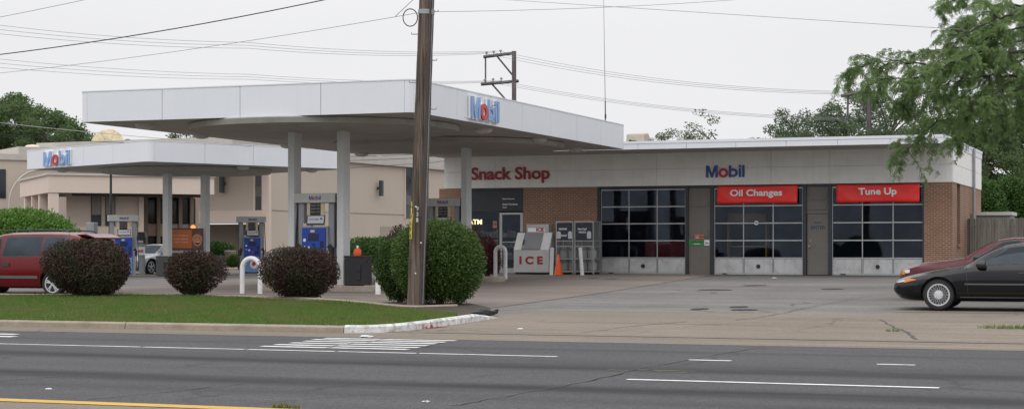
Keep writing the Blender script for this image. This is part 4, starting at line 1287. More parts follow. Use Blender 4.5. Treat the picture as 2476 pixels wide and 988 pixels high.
def side_point(keys, x, t, s, off):
    zb, wb, zm, wm, zs, ws, zt, wt = interp(keys, x)
    zr = zs + (zt - zs) * .90
    y = lerp(ws, wt, t) + .03 * math.sin(t * math.pi) * (1 if zt - zs > .2 else 0) + off
    return (x, s * y, lerp(zs, zr, t) + off * .35)
def low_point(keys, x, z, s, off):
    "point on the lower flank at height z"
    h = half_section(interp(keys, x))[:8]
    for (y0, z0), (y1, z1) in zip(h[1:], h[2:]):
        if z0 <= z <= z1: return (x, s * (lerp(y0, y1, (z - z0) / max(1e-6, z1 - z0)) + off), z)
    return (x, s * (h[-1][0] + off), z)
def car(label, keys, L, wheels, tyre_r, tyre_w, track, paintm, loc, rz, glass, side_panes, wind, rear, rim='lattice', extras=None, cat='car', name='parked_car', lightface=None, tag_label=True):
    t = thing(name, label, cat, loc, rz)
    xs = sorted(set([k[0] for k in keys] + list(np.linspace(keys[0][0], keys[-1][0], 64))))
    vs, fs = body_mesh(keys, xs)
    b = MB(); b.add(vs, fs)
    body = b.build('body', [paintm, BLACKG], t, smooth=32)
    body.data.polygons.foreach_set('material_index', [0] * len(body.data.polygons))
    # wheel arches cut out of the body
    cut = MB(); cut.mi = 1
    for wx in wheels:
        for s in (-1, 1):
            cut.lathe([(tyre_r + .055, s * (track - tyre_w - .08)), (tyre_r + .055, s * (track + .5))], 40, 'y', (wx, 0, tyre_r + .005))
    co = cut.build('cutter', [paintm, BLACKG], t)
    co.data.polygons.foreach_set('material_index', [1] * len(co.data.polygons))
    md = body.modifiers.new('arch', 'BOOLEAN'); md.operation = 'DIFFERENCE'; md.object = co; md.solver = 'EXACT'
    dg = bpy.context.evaluated_depsgraph_get(); dg.update()
    nm = bpy.data.meshes.new_from_object(body.evaluated_get(dg))
    body.modifiers.clear(); body.data = nm; nm.name = 'body'
    bpy.data.objects.remove(co)
    # panes
    def patch(nm_, f, nu, nv, mat, parent=body):
        vs = [f(u / nu, v / nv) for v in range(nv + 1) for u in range(nu + 1)]
        fs = [(v * (nu + 1) + u, v * (nu + 1) + u + 1, (v + 1) * (nu + 1) + u + 1, (v + 1) * (nu + 1) + u) for v in range(nv) for u in range(nu)]
        m = MB(); m.add(vs, fs); o = m.build(nm_, mat, parent, smooth=60)
        return o
    dark = BLACKG
    for s in (-1, 1):
        for (xa, xb, xc, xd, t0, t1, mat) in side_panes:   # bottom front, bottom rear, top rear, top front
            def f(u, v, off=.007): 
                x = lerp(lerp(xa, xb, u), lerp(xd, xc, u), v)
                return side_point(keys, x, lerp(t0, t1, v), s, off)
            def f2(u, v): 
                x = lerp(lerp(xa - .03, xb + .03, u), lerp(xd - .03, xc + .03, u), v)
                return side_point(keys, x, lerp(t0 - .06, t1 + .05, v), s, .003)
            patch('window_seal', f2, 10, 6, dark)
            patch('side_window', f, 10, 6, mat)
    for nm_, (xa, xb), wk in (('windshield', wind, .92), ('rear_window', rear, .9)):
        if xa is None: continue
        def f(u, v):
            x = lerp(xa, xb, v); k = interp(keys, x); h = half_section(k)
            top = h[12:]   # roof edge ... centre
            a = abs(u - .5) * 2
            full = [p for p in top]
            yy = k[7] * wk * (u - .5) * 2
            # height on the crown for that y
            zz = full[0][1]
            for (y0, z0), (y1, z1) in zip(full, full[1:]):
                if y1 <= abs(yy) <= y0: zz = lerp(z0, z1, (y0 - abs(yy)) / max(1e-6, y0 - y1))
            return (x - (.006 if nm_ == 'windshield' else -.006), yy, zz + .008)
        patch(nm_, f, 14, 10, CARGLASS)
    # wheels
    for wx in wheels:
        for s in (-1, 1):
            y0 = s * (track - tyre_w); y1 = s * track
            m = MB(); r = tyre_r; ri = r * .72
            m.lathe([(ri, y0), (r * .93, y0), (r, lerp(y0, y1, .12)), (r, lerp(y0, y1, .88)), (r * .93, y1), (ri + .015, y1 + s * .004), (ri, y1 - s * .02)], 40, 'y', (wx, 0, r))
            w_ = m.build('wheel', RUBBER, t, smooth=35)
            m = MB(); yr = y1 - s * .012
            ya, yb = sorted((yr, yr - s * .04))
            m.ring_y(wx, r, ri - .025, ri + .004, ya, yb, 36)
            c0 = Vector((wx, 0, r))
            if rim == 'lattice':
                for i in range(20):
                    for tw in (-.32, .32):
                        a = 2 * math.pi * i / 20
                        p0 = (wx + math.cos(a) * ri * .36, yr - s * .012, r + math.sin(a) * ri * .36); p1 = (wx + math.cos(a + tw) * (ri - .015), yr - s * .012, r + math.sin(a + tw) * (ri - .015))
                        m.tube([p0, p1], .0065, 4)
                m.lathe([(ri * .42, yr - s * .03), (ri * .40, yr - s * .005), (ri * .2, yr), (.01, yr)], 20, 'y', (wx, 0, r))
            else:
                for i in range(5):
                    a = 2 * math.pi * i / 5 + .3
                    for da in (-.16, .16):
                        p0 = (wx + math.cos(a) * ri * .2, yr - s * .01, r + math.sin(a) * ri * .2); p1 = (wx + math.cos(a + da) * (ri - .01), yr - s * .014, r + math.sin(a + da) * (ri - .01))
                        m.tube([p0, p1], [.026, .018], 6)
                m.lathe([(ri * .26, yr - s * .03), (ri * .24, yr), (.01, yr + s * .003)], 20, 'y', (wx, 0, r))
            m.build('rim', RIM, w_, smooth=40)
            m = MB(); m.lathe([(ri, yr - s * .06), (ri, yr - s * .07)], 24, 'y', (wx, 0, r)); m.build('brake_disc', BLACKG, w_)
    # cabin floor & seats
    if extras: extras(t, body, keys, patch)
    return t
# ---- black car at the right edge, nose to the left
KB = [(0.0, .34, .50, .42, .60, .50, .58, .56, .42),
      (.06, .27, .60, .42, .69, .54, .66, .60, .48),
      (.16, .22, .68, .44, .78, .585, .73, .645, .54),
      (.5, .19, .76, .5, .87, .67, .82, .735, .62),
      (1.0, .18, .81, .55, .91, .77, .86, .835, .66),
      (1.42, .18, .82, .58, .92, .845, .87, .905, .69),
      (1.75, .18, .82, .58, .92, .875, .87, 1.10, .66),
      (2.15, .18, .82, .58, .92, .885, .87, 1.30, .60),
      (2.6, .18, .82, .58, .92, .89, .87, 1.36, .58),
      (3.2, .18, .82, .58, .92, .90, .87, 1.34, .58),
      (3.75, .18, .82, .58, .92, .915, .86, 1.15, .61),
      (4.15, .20, .82, .58, .90, .925, .83, .985, .66),
      (4.7, .26, .74, .55, .84, .86, .78, .93, .60),
      (4.9, .34, .62, .52, .74, .74, .70, .82, .55)]
def sedan_extras(lamp_z=.585, mir=True, amber_all=False, strip=TRIMG):
    def ex(t, body, keys, patch):
        for s in (-1, 1):
            def hl(u, v, x0=.04, x1=.24, zl=lamp_z - .045, zh=lamp_z + .045, off=.008):
                x = lerp(x0, x1, u); k = interp(keys, x)
                z = lerp(lerp(zl, zl + .03, u), lerp(zh - .01, zh + .015, u), v); z = min(z, k[4] + .02)
                return low_point(keys, x, min(z, k[4] - .002), s, off)
            patch('headlight', hl, 6, 3, LAMPC)
            def am(u, v):
                x = lerp(.235, .48, u); k = interp(keys, x)
                zc = lerp(lamp_z + .01, lamp_z + .03, u); hh = .045 * (1 - u * .85)
                return low_point(keys, x, min(zc + (v - .5) * 2 * hh, k[4] - .002), s, .009)
            if not amber_all: patch('turn_signal', am, 6, 3, AMBER)
            if amber_all:
                patch('corner_lamp', lambda u, v: low_point(keys, lerp(.03, .13, u), lerp(lamp_z - .06, lamp_z + .015, v), s, .012), 4, 2, AMBER)
            # rub strip, rocker line, door cuts
            patch('rub_strip', lambda u, v: low_point(keys, lerp(1.45, 4.1, u), .53 + (v - .5) * .03, s, .010), 24, 1, strip)
            patch('rocker_strip', lambda u, v: low_point(keys, lerp(1.36, 3.3, u), .265 + (v - .5) * .02, s, .010), 20, 1, TRIMG)
            for xd in (1.50, 2.72):
                patch('door_gap', lambda u, v: low_point(keys, xd + (u - .5) * .012 + (v - .5) * -.04, lerp(.28, .88, v), s, .004), 1, 14, BLACKG)
            patch('bumper_gap', lambda u, v: low_point(keys, lerp(.02, .52, u), lerp(.505, .52, v), s, .004), 10, 1, BLACKG)
            patch('door_handle', lambda u, v: low_point(keys, lerp(2.5, 2.66, u), lerp(.74, .77, v), s, .022), 3, 1, BLACKG)
            if mir:
                m = MB(); x, y, z = side_point(keys, 1.80, .1, s, .0)
                m.M = Matrix.Translation((x, y + s * .1, z + .02)); m.lathe([(.03, -.12), (.075, -.08), (.085, 0), (.08, .06), (.02, .07)], 14, 'x'); m.tube([(.0, 0, -.02), (.02, -s * .12, -.06)], .025, 6)
                m.build('wing_mirror', BLACKG, body, smooth=True)
        m = MB(); m.box(2.35, 2.5, -.55, .55, .5, 1.12); m.box(2.0, 2.5, -.6, .6, .42, .62); m.box(3.3, 3.42, -.6, .6, .5, 1.05); m.box(1.5, 1.95, -.6, .6, .6, .86)
        m.build('seats', SEATM, t, bevel=.05)
    return ex
SP = [(1.62, 2.70, 2.68, 2.30, .10, .92, CARGLASS), (2.79, 3.85, 3.42, 2.77, .10, .92, CARGLASS)]
xk = at_y(2157, 36.6)
BLK = paint('black_car_paint', (.007, .007, .009), .0, .14)
car('black sedan with lattice alloy wheels parked at the right edge of the picture', KB, 4.9, (.93, 3.68), .31, .2, .86, BLK, (xk, 37.45, zg(xk, 37.2) + .004), 0, None, SP, (1.45, 2.16), (3.45, 4.1), 'lattice', sedan_extras())
MAR = paint('maroon_car_paint', (.075, .008, .013), .1, .25)
KM = [(k[0],) + tuple(k[1:]) for k in KB]
KM = [(x, zb, wb, zm, wm, zs + .03 + (.07 if x < .6 else .0), ws, zt + .06 + (.05 if x < .6 else 0), wt) for (x, zb, wb, zm, wm, zs, ws, zt, wt) in KB]
xm = at_y(2177, 41.4)
car('maroon sedan parked on the far side of the black sedan', KM, 4.9, (.93, 3.68), .31, .2, .86, MAR, (xm, 42.0, zg(xm, 42) + .004), 0, None, SP, (1.45, 2.16), (3.45, 4.1), 'five', sedan_extras(.63, amber_all=True, strip=MAR))
# ---- white coupe under the far canopy
WHT = paint('white_car_paint', (.66, .68, .70), .1, .3)
X, Y = at_d(298, 77.6)
tx = car('white coupe with five spoke wheels beside the angled canopy column', [(x * .95, zb, wb * .98, zm, wm * .98, zs, ws * .98, zt * .97 + .01, wt) for (x, zb, wb, zm, wm, zs, ws, zt, wt) in KB], 4.6, (.88, 3.4), .32, .21, .85, WHT, (X, Y, zg(X, Y) + .004), R(84), None, [(1.58, 2.6, 2.5, 2.2, .10, .92, CARGLASS), (2.7, 3.6, 3.2, 2.65, .10, .92, CARGLASS)], (1.40, 2.05), (3.3, 3.9), 'five', sedan_extras(.57))
# ---- red minivan at the left edge, tail to the right
KV = [(0.0, .38, .55, .5, .70, .62, .66, .72, .5),
      (.15, .26, .72, .5, .86, .72, .80, .82, .6),
      (.6, .21, .84, .56, .95, .84, .90, .93, .68),
      (1.05, .2, .88, .6, .98, .93, .94, 1.02, .76),
      (1.5, .2, .89, .62, .99, .97, .95, 1.30, .76),
      (2.0, .2, .89, .64, .99, .99, .95, 1.60, .72),
      (2.5, .2, .89, .64, .99, 1.01, .95, 1.69, .70),
      (3.5, .2, .89, .64, .99, 1.03, .95, 1.70, .70),
      (4.2, .2, .89, .64, .98, 1.05, .94, 1.68, .70),
      (4.6, .22, .87, .64, .96, 1.06, .92, 1.63, .69),
      (4.85, .26, .84, .62, .93, 1.04, .89, 1.48, .70),
      (5.0, .34, .78, .6, .88, .98, .84, 1.18, .70),
      (5.06, .42, .7, .58, .82, .9, .78, 1.0, .66)]
RED = paint('red_minivan_paint', (.125, .004, .006), .1, .25)
def van_extras(t, body, keys, patch):
    for s in (-1, 1):
        patch('rub_strip', lambda u, v: low_point(keys, lerp(1.2, 3.55, u), .50 + (v - .5) * .075, s, .014), 24, 2, TRIMG)
        for xd in (1.35, 2.36, 3.62):
            patch('door_gap', lambda u, v: low_point(keys, xd + (u - .5) * .014, lerp(.28, 1.02, v), s, .004), 1, 14, BLACKG)
        patch('slide_track', lambda u, v: low_point(keys, lerp(3.6, 4.75, u), lerp(.995, 1.015, v), s, .006), 14, 1, BLACKG)
        patch('door_handle', lambda u, v: low_point(keys, lerp(2.42, 2.66, u), lerp(.78, .87, v), s, .024), 4, 2, BLACKG)
        patch('tail_lamp', lambda u, v: side_point(keys, lerp(4.86, 4.98, u), lerp(-.0, .6, v), s, .010), 2, 6, LETREDB)
        m = MB(); m.tube(smooth_path([(2.2, s * .6, 1.69), (2.4, s * .6, 1.735), (4.0, s * .6, 1.735), (4.3, s * .6, 1.68)], 4), .018, 6); m.build('roof_rail', BLACKG, body)
    m = MB(); m.prism_y([(4.5, 1.625), (4.95, 1.56), (5.12, 1.50), (5.1, 1.545), (4.8, 1.645)], -.6, .6); m.build('spoiler', RED, body, bevel=.015)
    m = MB(); m.box(2.3, 2.45, -.65, .65, .6, 1.25); m.box(3.2, 3.35, -.65, .65, .6, 1.25); m.box(1.2, 2.3, -.7, .7, .5, .75); m.build('seats', SEATM, t, bevel=.05)
    m = MB(); m.box(3.06, 3.1, -1.0, -.985, 1.50, 1.54) if False else None
VP = [(1.46, 2.32, 2.26, 2.02, .08, .86, CARGLASS), (2.42, 3.56, 3.56, 2.44, .08, .88, PRIVACY), (3.66, 4.60, 4.35, 3.66, .08, .86, PRIVACY)]
yv = 39.25
xr = at_y(208, yv)
# tail (x = 5.06) sits at xr
car('red minivan with dark rear windows behind the largest dark red bush', KV, 5.06, (.98, 3.98), .33, .21, .93, RED, (xr - 5.06, yv + .97, zg(xr - 2, yv + .5) - .04), 0, None, VP, (1.06, 2.05), (4.62, 5.0), 'five', van_extras, cat='minivan', name='parked_minivan')
# ---- car inside the third garage bay
# ------------------------------------------------------------------ foliage
def leaf_quads(P, size, rg, flat=0.0, droop=0, aspect=.55, nrm=None, k=.0):
    "one small folded leaf (4-gon) per point"
    n = len(P)
    d = rg.normal(size=(n, 3)); 
    if nrm is not None: d = d * .8 + nrm * k
    d[:, 2] = d[:, 2] * (1 - flat) - droop
    d /= np.linalg.norm(d, axis=1)[:, None]
    e = rg.normal(size=(n, 3)); e -= (e * d).sum(1)[:, None] * d; e /= np.linalg.norm(e, axis=1)[:, None]
    s = size * rg.uniform(.6, 1.3, n)
    L = d * s[:, None]; W = e * (s * aspect)[:, None] * .5
    V = np.stack([P, P + L * .5 + W, P + L, P + L * .5 - W], 1).reshape(-1, 3)
    F = np.arange(4 * n).reshape(n, 4)
    return V, F
BARK = woodmat('tree_bark', (.11, .085, .065), (.045, .035, .03))
def lump(rg, nl=14):
    D = rg.normal(size=(nl, 3)); D /= np.linalg.norm(D, axis=1)[:, None]
    A = rg.uniform(-1, 1, nl)
    return lambda u: (np.maximum(0, u @ D.T - .55) * A * 2).sum(1)
def shrub(name, label, x, y, rx, ry, h, mat, seed, n=9000, leaf=.05, z0=None, base=.35, cat='shrub', group=None, sq=2.0, taper=.25, rough=.11, coremat=None, patch=None):
    "clipped shrub: a leafy shell of small leaves over bare inner branches"
    rg = np.random.default_rng(seed)
    z = zg(x, y) + .05 if z0 is None else z0
    t = thing(name, label, cat, (x, y, z), 0, group)
    u = rg.normal(size=(n, 3)); u /= np.linalg.norm(u, axis=1)[:, None]
    u = u[u[:, 2] > -.9]
    nn = len(u)
    lf = lump(rg)
    rad = (1 + rough * lf(u)) * rg.uniform(.80, 1.02, nn)
    # a few shoots poke out
    sh = rg.random(nn) < .07; rad[sh] *= rg.uniform(1.0, 1.08, sh.sum())
    p = np.abs(u) ** sq; sc = 1 / (p.sum(1) ** (1 / sq))
    Q = u * sc[:, None] * rad[:, None]
    zz = Q[:, 2]
    tp = np.where(zz < 0, 1 - taper * np.abs(zz) ** 1.3, 1)
    P = np.stack([Q[:, 0] * rx * tp, Q[:, 1] * ry * tp, h * .5 + zz * h * .5], 1)
    P = P[P[:, 2] > .02]; 
    nr = P - np.array([0, 0, h * .5]); nr /= np.linalg.norm(nr, axis=1)[:, None]
    V, F = leaf_quads(P, leaf, rg, nrm=nr, k=.9)
    fast_mesh('foliage', V, F, mat, t)
    b = MB()
    rr2 = random.Random(seed)
    for i in range(16):
        a = rr2.uniform(0, 6.28); q = rr2.uniform(.3, .75)
        b.tube([(.05 * math.cos(a), .05 * math.sin(a), 0), (q * rx * .4 * math.cos(a), q * ry * .4 * math.sin(a), h * .25), (q * rx * math.cos(a), q * ry * math.sin(a), h * rr2.uniform(.45, .8))], [.025, .016, .006], 5)
    b.build('branches', BARK, t)
    # shaded inner twigs: dense dark leaves inside the shell keep the light out
    m = max(1200, n // 4)
    u = rg.normal(size=(m, 3)); u /= np.linalg.norm(u, axis=1)[:, None]
    p = np.abs(u) ** sq; sc = 1 / (p.sum(1) ** (1 / sq))
    Q = u * sc[:, None] * (rg.random(m) ** .4 * .84)[:, None]
    tp = np.where(Q[:, 2] < 0, 1 - taper * np.abs(Q[:, 2]) ** 1.3, 1)
    P = np.stack([Q[:, 0] * rx * tp, Q[:, 1] * ry * tp, h * .5 + Q[:, 2] * h * .5], 1); P = P[P[:, 2] > .05]
    V, F = leaf_quads(P, leaf * 2.2, rg)
    fast_mesh('inner_foliage', V, F, mat, t)
    return t
PURPLE = leafmat('barberry_leaf', (.042, .028, .022), (.080, .034, .028), (.050, .050, .026), .15)
GREENB = leafmat('privet_leaf', (.045, .09, .02), (.10, .165, .038), (.065, .115, .025), .25)
DARKG = leafmat('dark_shrub_leaf', (.035, .07, .018), (.075, .125, .03), (.05, .09, .022), .25)
LIGHTG = leafmat('light_shrub_leaf', (.07, .16, .022), (.14, .26, .05), (.09, .18, .03), .25)
HEDGEG = leafmat('hedge_leaf', (.035, .08, .016), (.07, .14, .03), (.045, .10, .02), .2)
FLOWERP = leafmat('red_flowering_leaf', (.09, .018, .025), (.26, .025, .06), (.06, .06, .03), .2)
grp = 'clipped dark red shrubs along the lawn'
x, y = at_d(211, 43.6); shrub('red_shrub', 'largest dark red clipped shrub, in front of the red minivan', x, y, 1.08, .95, 1.42, PURPLE, 11, 26000, .048, group=grp, sq=2.9, taper=.28)
x, y = at_d(467, 44.2); shrub('red_shrub', 'smallest dark red shrub with loose bare twigs at its foot', x, y, .68, .66, 1.12, PURPLE, 12, 11000, .046, group=grp, sq=2.3, taper=.5, rough=.12)
x, y = at_d(728, 42.6); shrub('red_shrub', 'wide dark red clipped shrub in front of the nearest fuel pump', x, y, .86, .8, 1.19, PURPLE, 13, 19000, .045, group=grp, sq=3.1, taper=.42)
x, y = at_d(1064, 38.9); shrub('green_shrub', 'big round bright green clipped shrub right of the utility pole', x, y, 1.0, .96, 1.83, GREENB, 14, 30000, .052, sq=2.45, taper=.22, rough=.09, group='clipped green shrubs by the utility pole')
x, y = at_d(968, 40.2); shrub('green_shrub', 'darker green clipped shrub partly behind the utility pole on its left', x, y, .60, .6, 1.5, DARKG, 15, 14000, .05, sq=2.2, taper=.3, group='clipped green shrubs by the utility pole')
x, y = at_d(960, 41.2); shrub('red_shrub', 'small dark red shrub topping the green one left of the pole', x, y, .42, .4, 1.62, PURPLE, 16, 6000, .05)
x, y = at_d(1178, 60); shrub('red_flowering_shrub', 'loose shrub with dark red blossom behind the green bush near the shop window', x, y, .55, .5, 1.35, FLOWERP, 17, 5000, .05, rough=.3)
x, y = at_d(1145, 58); shrub('red_flowering_shrub', 'dark red flowering shrub against the canopy column by the shop', x, y, .45, .45, 1.5, FLOWERP, 18, 3500, .05, rough=.3)
x, y = at_d(52, 62); shrub('light_green_shrub', 'large light green shrub rising behind the red minivan', x, y, 2.0, 1.7, 2.45, LIGHTG, 19, 22000, .10, sq=2.4, taper=.1, rough=.10)
x, y = at_d(532, 96); shrub('hedge', 'low clipped green hedge in front of the hotel behind the poster board', x, y, .9, .7, 1.15, HEDGEG, 20, 5000, .09, sq=4, taper=.0, z0=zg(x, y) + .3)
x, y = at_d(563, 92); shrub('green_shrub', 'tiny round green shrub in red mulch before the hotel', x, y, .36, .36, .62, HEDGEG, 21, 2200, .07, z0=zg(x, y) + .12)
for i, (px, d, w_, h_, lab) in enumerate(((885, 97, 1.2, 1.45, 'dark green hedge block right of the black bin, below the hotel wall'), (945, 98, 1.15, 1.55, 'dark green hedge block behind the utility pole, below the hotel wall'), (1005, 99, 1.1, 1.5, 'dark green hedge block right of the pole, behind the big bush'))):
    x, y = at_d(px, d); shrub('hedge', lab, x, y, w_, .8, h_, HEDGEG, 30 + i, 5200, .10, sq=3.5, taper=0, z0=zg(x, y) + .18, group='hedge blocks below the hotel wall')
x, y = at_d(690, 90); t = thing('ornamental_grass', 'wispy clump of ornamental grass behind the wide red shrub', 'plant', (x, y, zg(x, y)))
b = MB()
for i in range(26):
    a = rnd.uniform(0, 6.28); q = rnd.uniform(.1, .5); b.tube([(0, 0, 0), (q * .3 * math.cos(a), q * .3 * math.sin(a), .8), (q * math.cos(a), q * math.sin(a), rnd.uniform(1.1, 1.5))], [.015, .012, .004], 4)
b.build('blades', GRASSL, t)
# grass verge and mulch before the hotel
def bed(name, px0, px1, d0, d1, mat, off):
    p = [at_d(px0, d0), at_d(px1, d0), at_d(px1, d1), at_d(px0, d1)]
    sheet(name, p, off, mat)
bed('hotel_verge', 846, 1075, 84, 101, GRASSM, .02)
bed('mulch_bed', 500, 660, 88, 100, M('red_mulch', (.20, .06, .035), .9, .25, 3), .05)
def bedkerb(px0, px1, d, lab):
    a = at_d(px0, d); c = at_d(px1, d)
    kerb('far_kerb', [a, ((a[0] + c[0]) / 2, (a[1] + c[1]) / 2), c], .3, .16, CURB)
bedkerb(500, 660, 87.6, ''); bedkerb(846, 1075, 83.6, '')

# ---- trees
def tree(name, label, x, y, h, cr, crown0, mat, seed, nclump=46, per=260, leaf=.22, trunk_r=.18, group=None, spread=.62, sq=1.0, shape=None, sparse=1.0):
    rg = np.random.default_rng(seed)
    t = thing(name, label, 'tree', (x, y, zg(x, y)), 0, group)
    rr2 = random.Random(seed)
    cz = (h + crown0) / 2; ch = (h - crown0) / 2
    C = []
    while len(C) < nclump:
        u = rg.uniform(-1, 1, 3)
        r = np.linalg.norm(u)
        if r > 1 or r < .35: continue
        q = np.array([u[0] * cr, u[1] * cr, cz + u[2] * ch])
        if shape and not shape(q): continue
        C.append(q)
    C = np.array(C)
    rs = rg.uniform(.55, 1.15, len(C)) * spread * (cr / 3.2) ** .5
    P = []
    for c, r in zip(C, rs):
        k = int(per * r * r / (spread * spread) * sparse)
        d = rg.normal(size=(k, 3)); d /= np.linalg.norm(d, axis=1)[:, None]
        P.append(c + d * (rg.random(k) ** .45)[:, None] * r * np.array([1.25, 1.25, .8]))
    P = np.concatenate(P)
    V, F = leaf_quads(P, leaf, rg, flat=.35, aspect=.6)
    fast_mesh('crown', V, F, mat, t)
    b = MB()
    b.tube([(0, 0, -.1), (rr2.uniform(-.1, .1), 0, h * .25), (rr2.uniform(-.2, .2), .1, h * .5), (rr2.uniform(-.3, .3), 0, h * .8)], [trunk_r * 1.2, trunk_r, trunk_r * .7, trunk_r * .2], 9)
    b.build('trunk', BARK, t, smooth=True)
    b = MB()
    for c in C[::2]:
        z0 = min(h * .75, max(crown0 * .7, c[2] - np.hypot(c[0], c[1]) * .7))
        b.tube([(0, 0, z0), (c[0] * .5, c[1] * .5, lerp(z0, c[2], .6)), tuple(c)], [trunk_r * .4, trunk_r * .22, .02], 5)
    b.build('limbs', BARK, t, smooth=True)
    return t
TREEL = leafmat('maple_leaf', (.07, .115, .045), (.14, .20, .075), (.095, .15, .055), .45)
TREEG = leafmat('far_tree_leaf', (.09, .13, .075), (.145, .19, .105), (.11, .155, .09), .45)
TREEH = leafmat('hazy_tree_leaf', (.085, .125, .072), (.12, .17, .09), (.10, .14, .08), .3)
gl_ = 'trees behind the hotel on the left'
def T(px, d, py_top, crw, lab, mat, seed, base=2.0, group=None, **kw):
    x, y = at_d(px, d); h = zpx(py_top, d) - zg(x, y)
    return tree('tree', lab, x, y, h, crw, base, mat, seed, group=group, **kw)
T(-45, 128, 200, 5.0, 'tall dark tree cut by the left edge of the picture behind the hotel', TREEL, 41, 2.5, gl_, nclump=110, per=336, leaf=.2)
T(50, 135, 232, 4.6, 'rounded tree behind the hotel roof near the left edge', TREEL, 42, 2.5, gl_, nclump=110, per=336, leaf=.2)
T(140, 126, 255, 3.8, 'tree with a pointed crown behind the hotel, left of the satellite dish', TREEL, 43, 2.5, gl_, nclump=100, per=336, leaf=.2)
T(188, 132, 300, 3.2, 'lower tree just left of the satellite dish', TREEL, 44, 2.0, gl_, nclump=80, per=336, leaf=.2)
T(446, 150, 300, 3.4, 'far tree whose crown shows between the two canopies', TREEG, 45, 3, gl_, nclump=44, per=320, leaf=.2)
gr_ = 'trees rising behind the station roof'
T(1738, 118, 258, 2.7, 'airy tree behind the station roof, right of the white vent stacks', TREEH, 51, 4.0, gr_, nclump=40, per=175, leaf=.155, spread=.66)
T(1665, 128, 310, 2.4, 'low tree behind the station roof, just left of the airy one', TREEG, 52, 4, gr_, nclump=40, per=262, leaf=.155)
T(1590, 132, 314, 2.4, 'low tree behind the white vent stacks', TREEG, 53, 4, gr_, nclump=40, per=280, leaf=.155)
T(1880, 105, 306, 2.4, 'low tree at the left foot of the tree group behind the station', TREEG, 54, 2.5, gr_, nclump=40, per=297, leaf=.155)
T(1955, 108, 248, 3.0, 'middle tree of the group behind the station roof', TREEG, 55, 2.5, gr_, nclump=60, per=367, leaf=.155)
T(2050, 103, 212, 3.6, 'tall tree behind the far power pole', TREEG, 56, 2.5, gr_, nclump=70, per=385, leaf=.155)
T(2150, 98, 225, 3.2, 'tree behind the station roof, left of the overhanging branches', TREEG, 57, 2.5, gr_, nclump=70, per=385, leaf=.155)
gs_ = 'trees behind the wooden fence'
T(2270, 96, 250, 2.9, 'tree behind the right end of the station roof', TREEL, 58, 2.0, gs_, nclump=70, per=402, leaf=.155)
T(2370, 92, 225, 3.2, 'dense tree behind the fence and downpipe', TREEL, 59, 1.5, gs_, nclump=90, per=420, leaf=.15)
T(2475, 96, 240, 3.4, 'dense tree behind the fence at the right edge', TREEL, 60, 1.5, gs_, nclump=90, per=420, leaf=.15)
for i, (px, d, lab) in enumerate(((2385, 76, 'bright green bushy hedge tree over the wooden fence beside the brick wall'), (2440, 77.5, 'bright green bushy hedge tree over the wooden fence, middle one'), (2500, 76.5, 'bright green bushy hedge tree over the wooden fence at the right edge'))):
    x, y = at_d(px, d); shrub('hedge_tree', lab, x, y, 1.0, .9, 4.0 - .12 * (i == 0), HEDGEG, 70 + i, 9000, .12, sq=2.6, taper=0, z0=zg(x, y), cat='tree', rough=.2, group='hedge trees over the wooden fence')

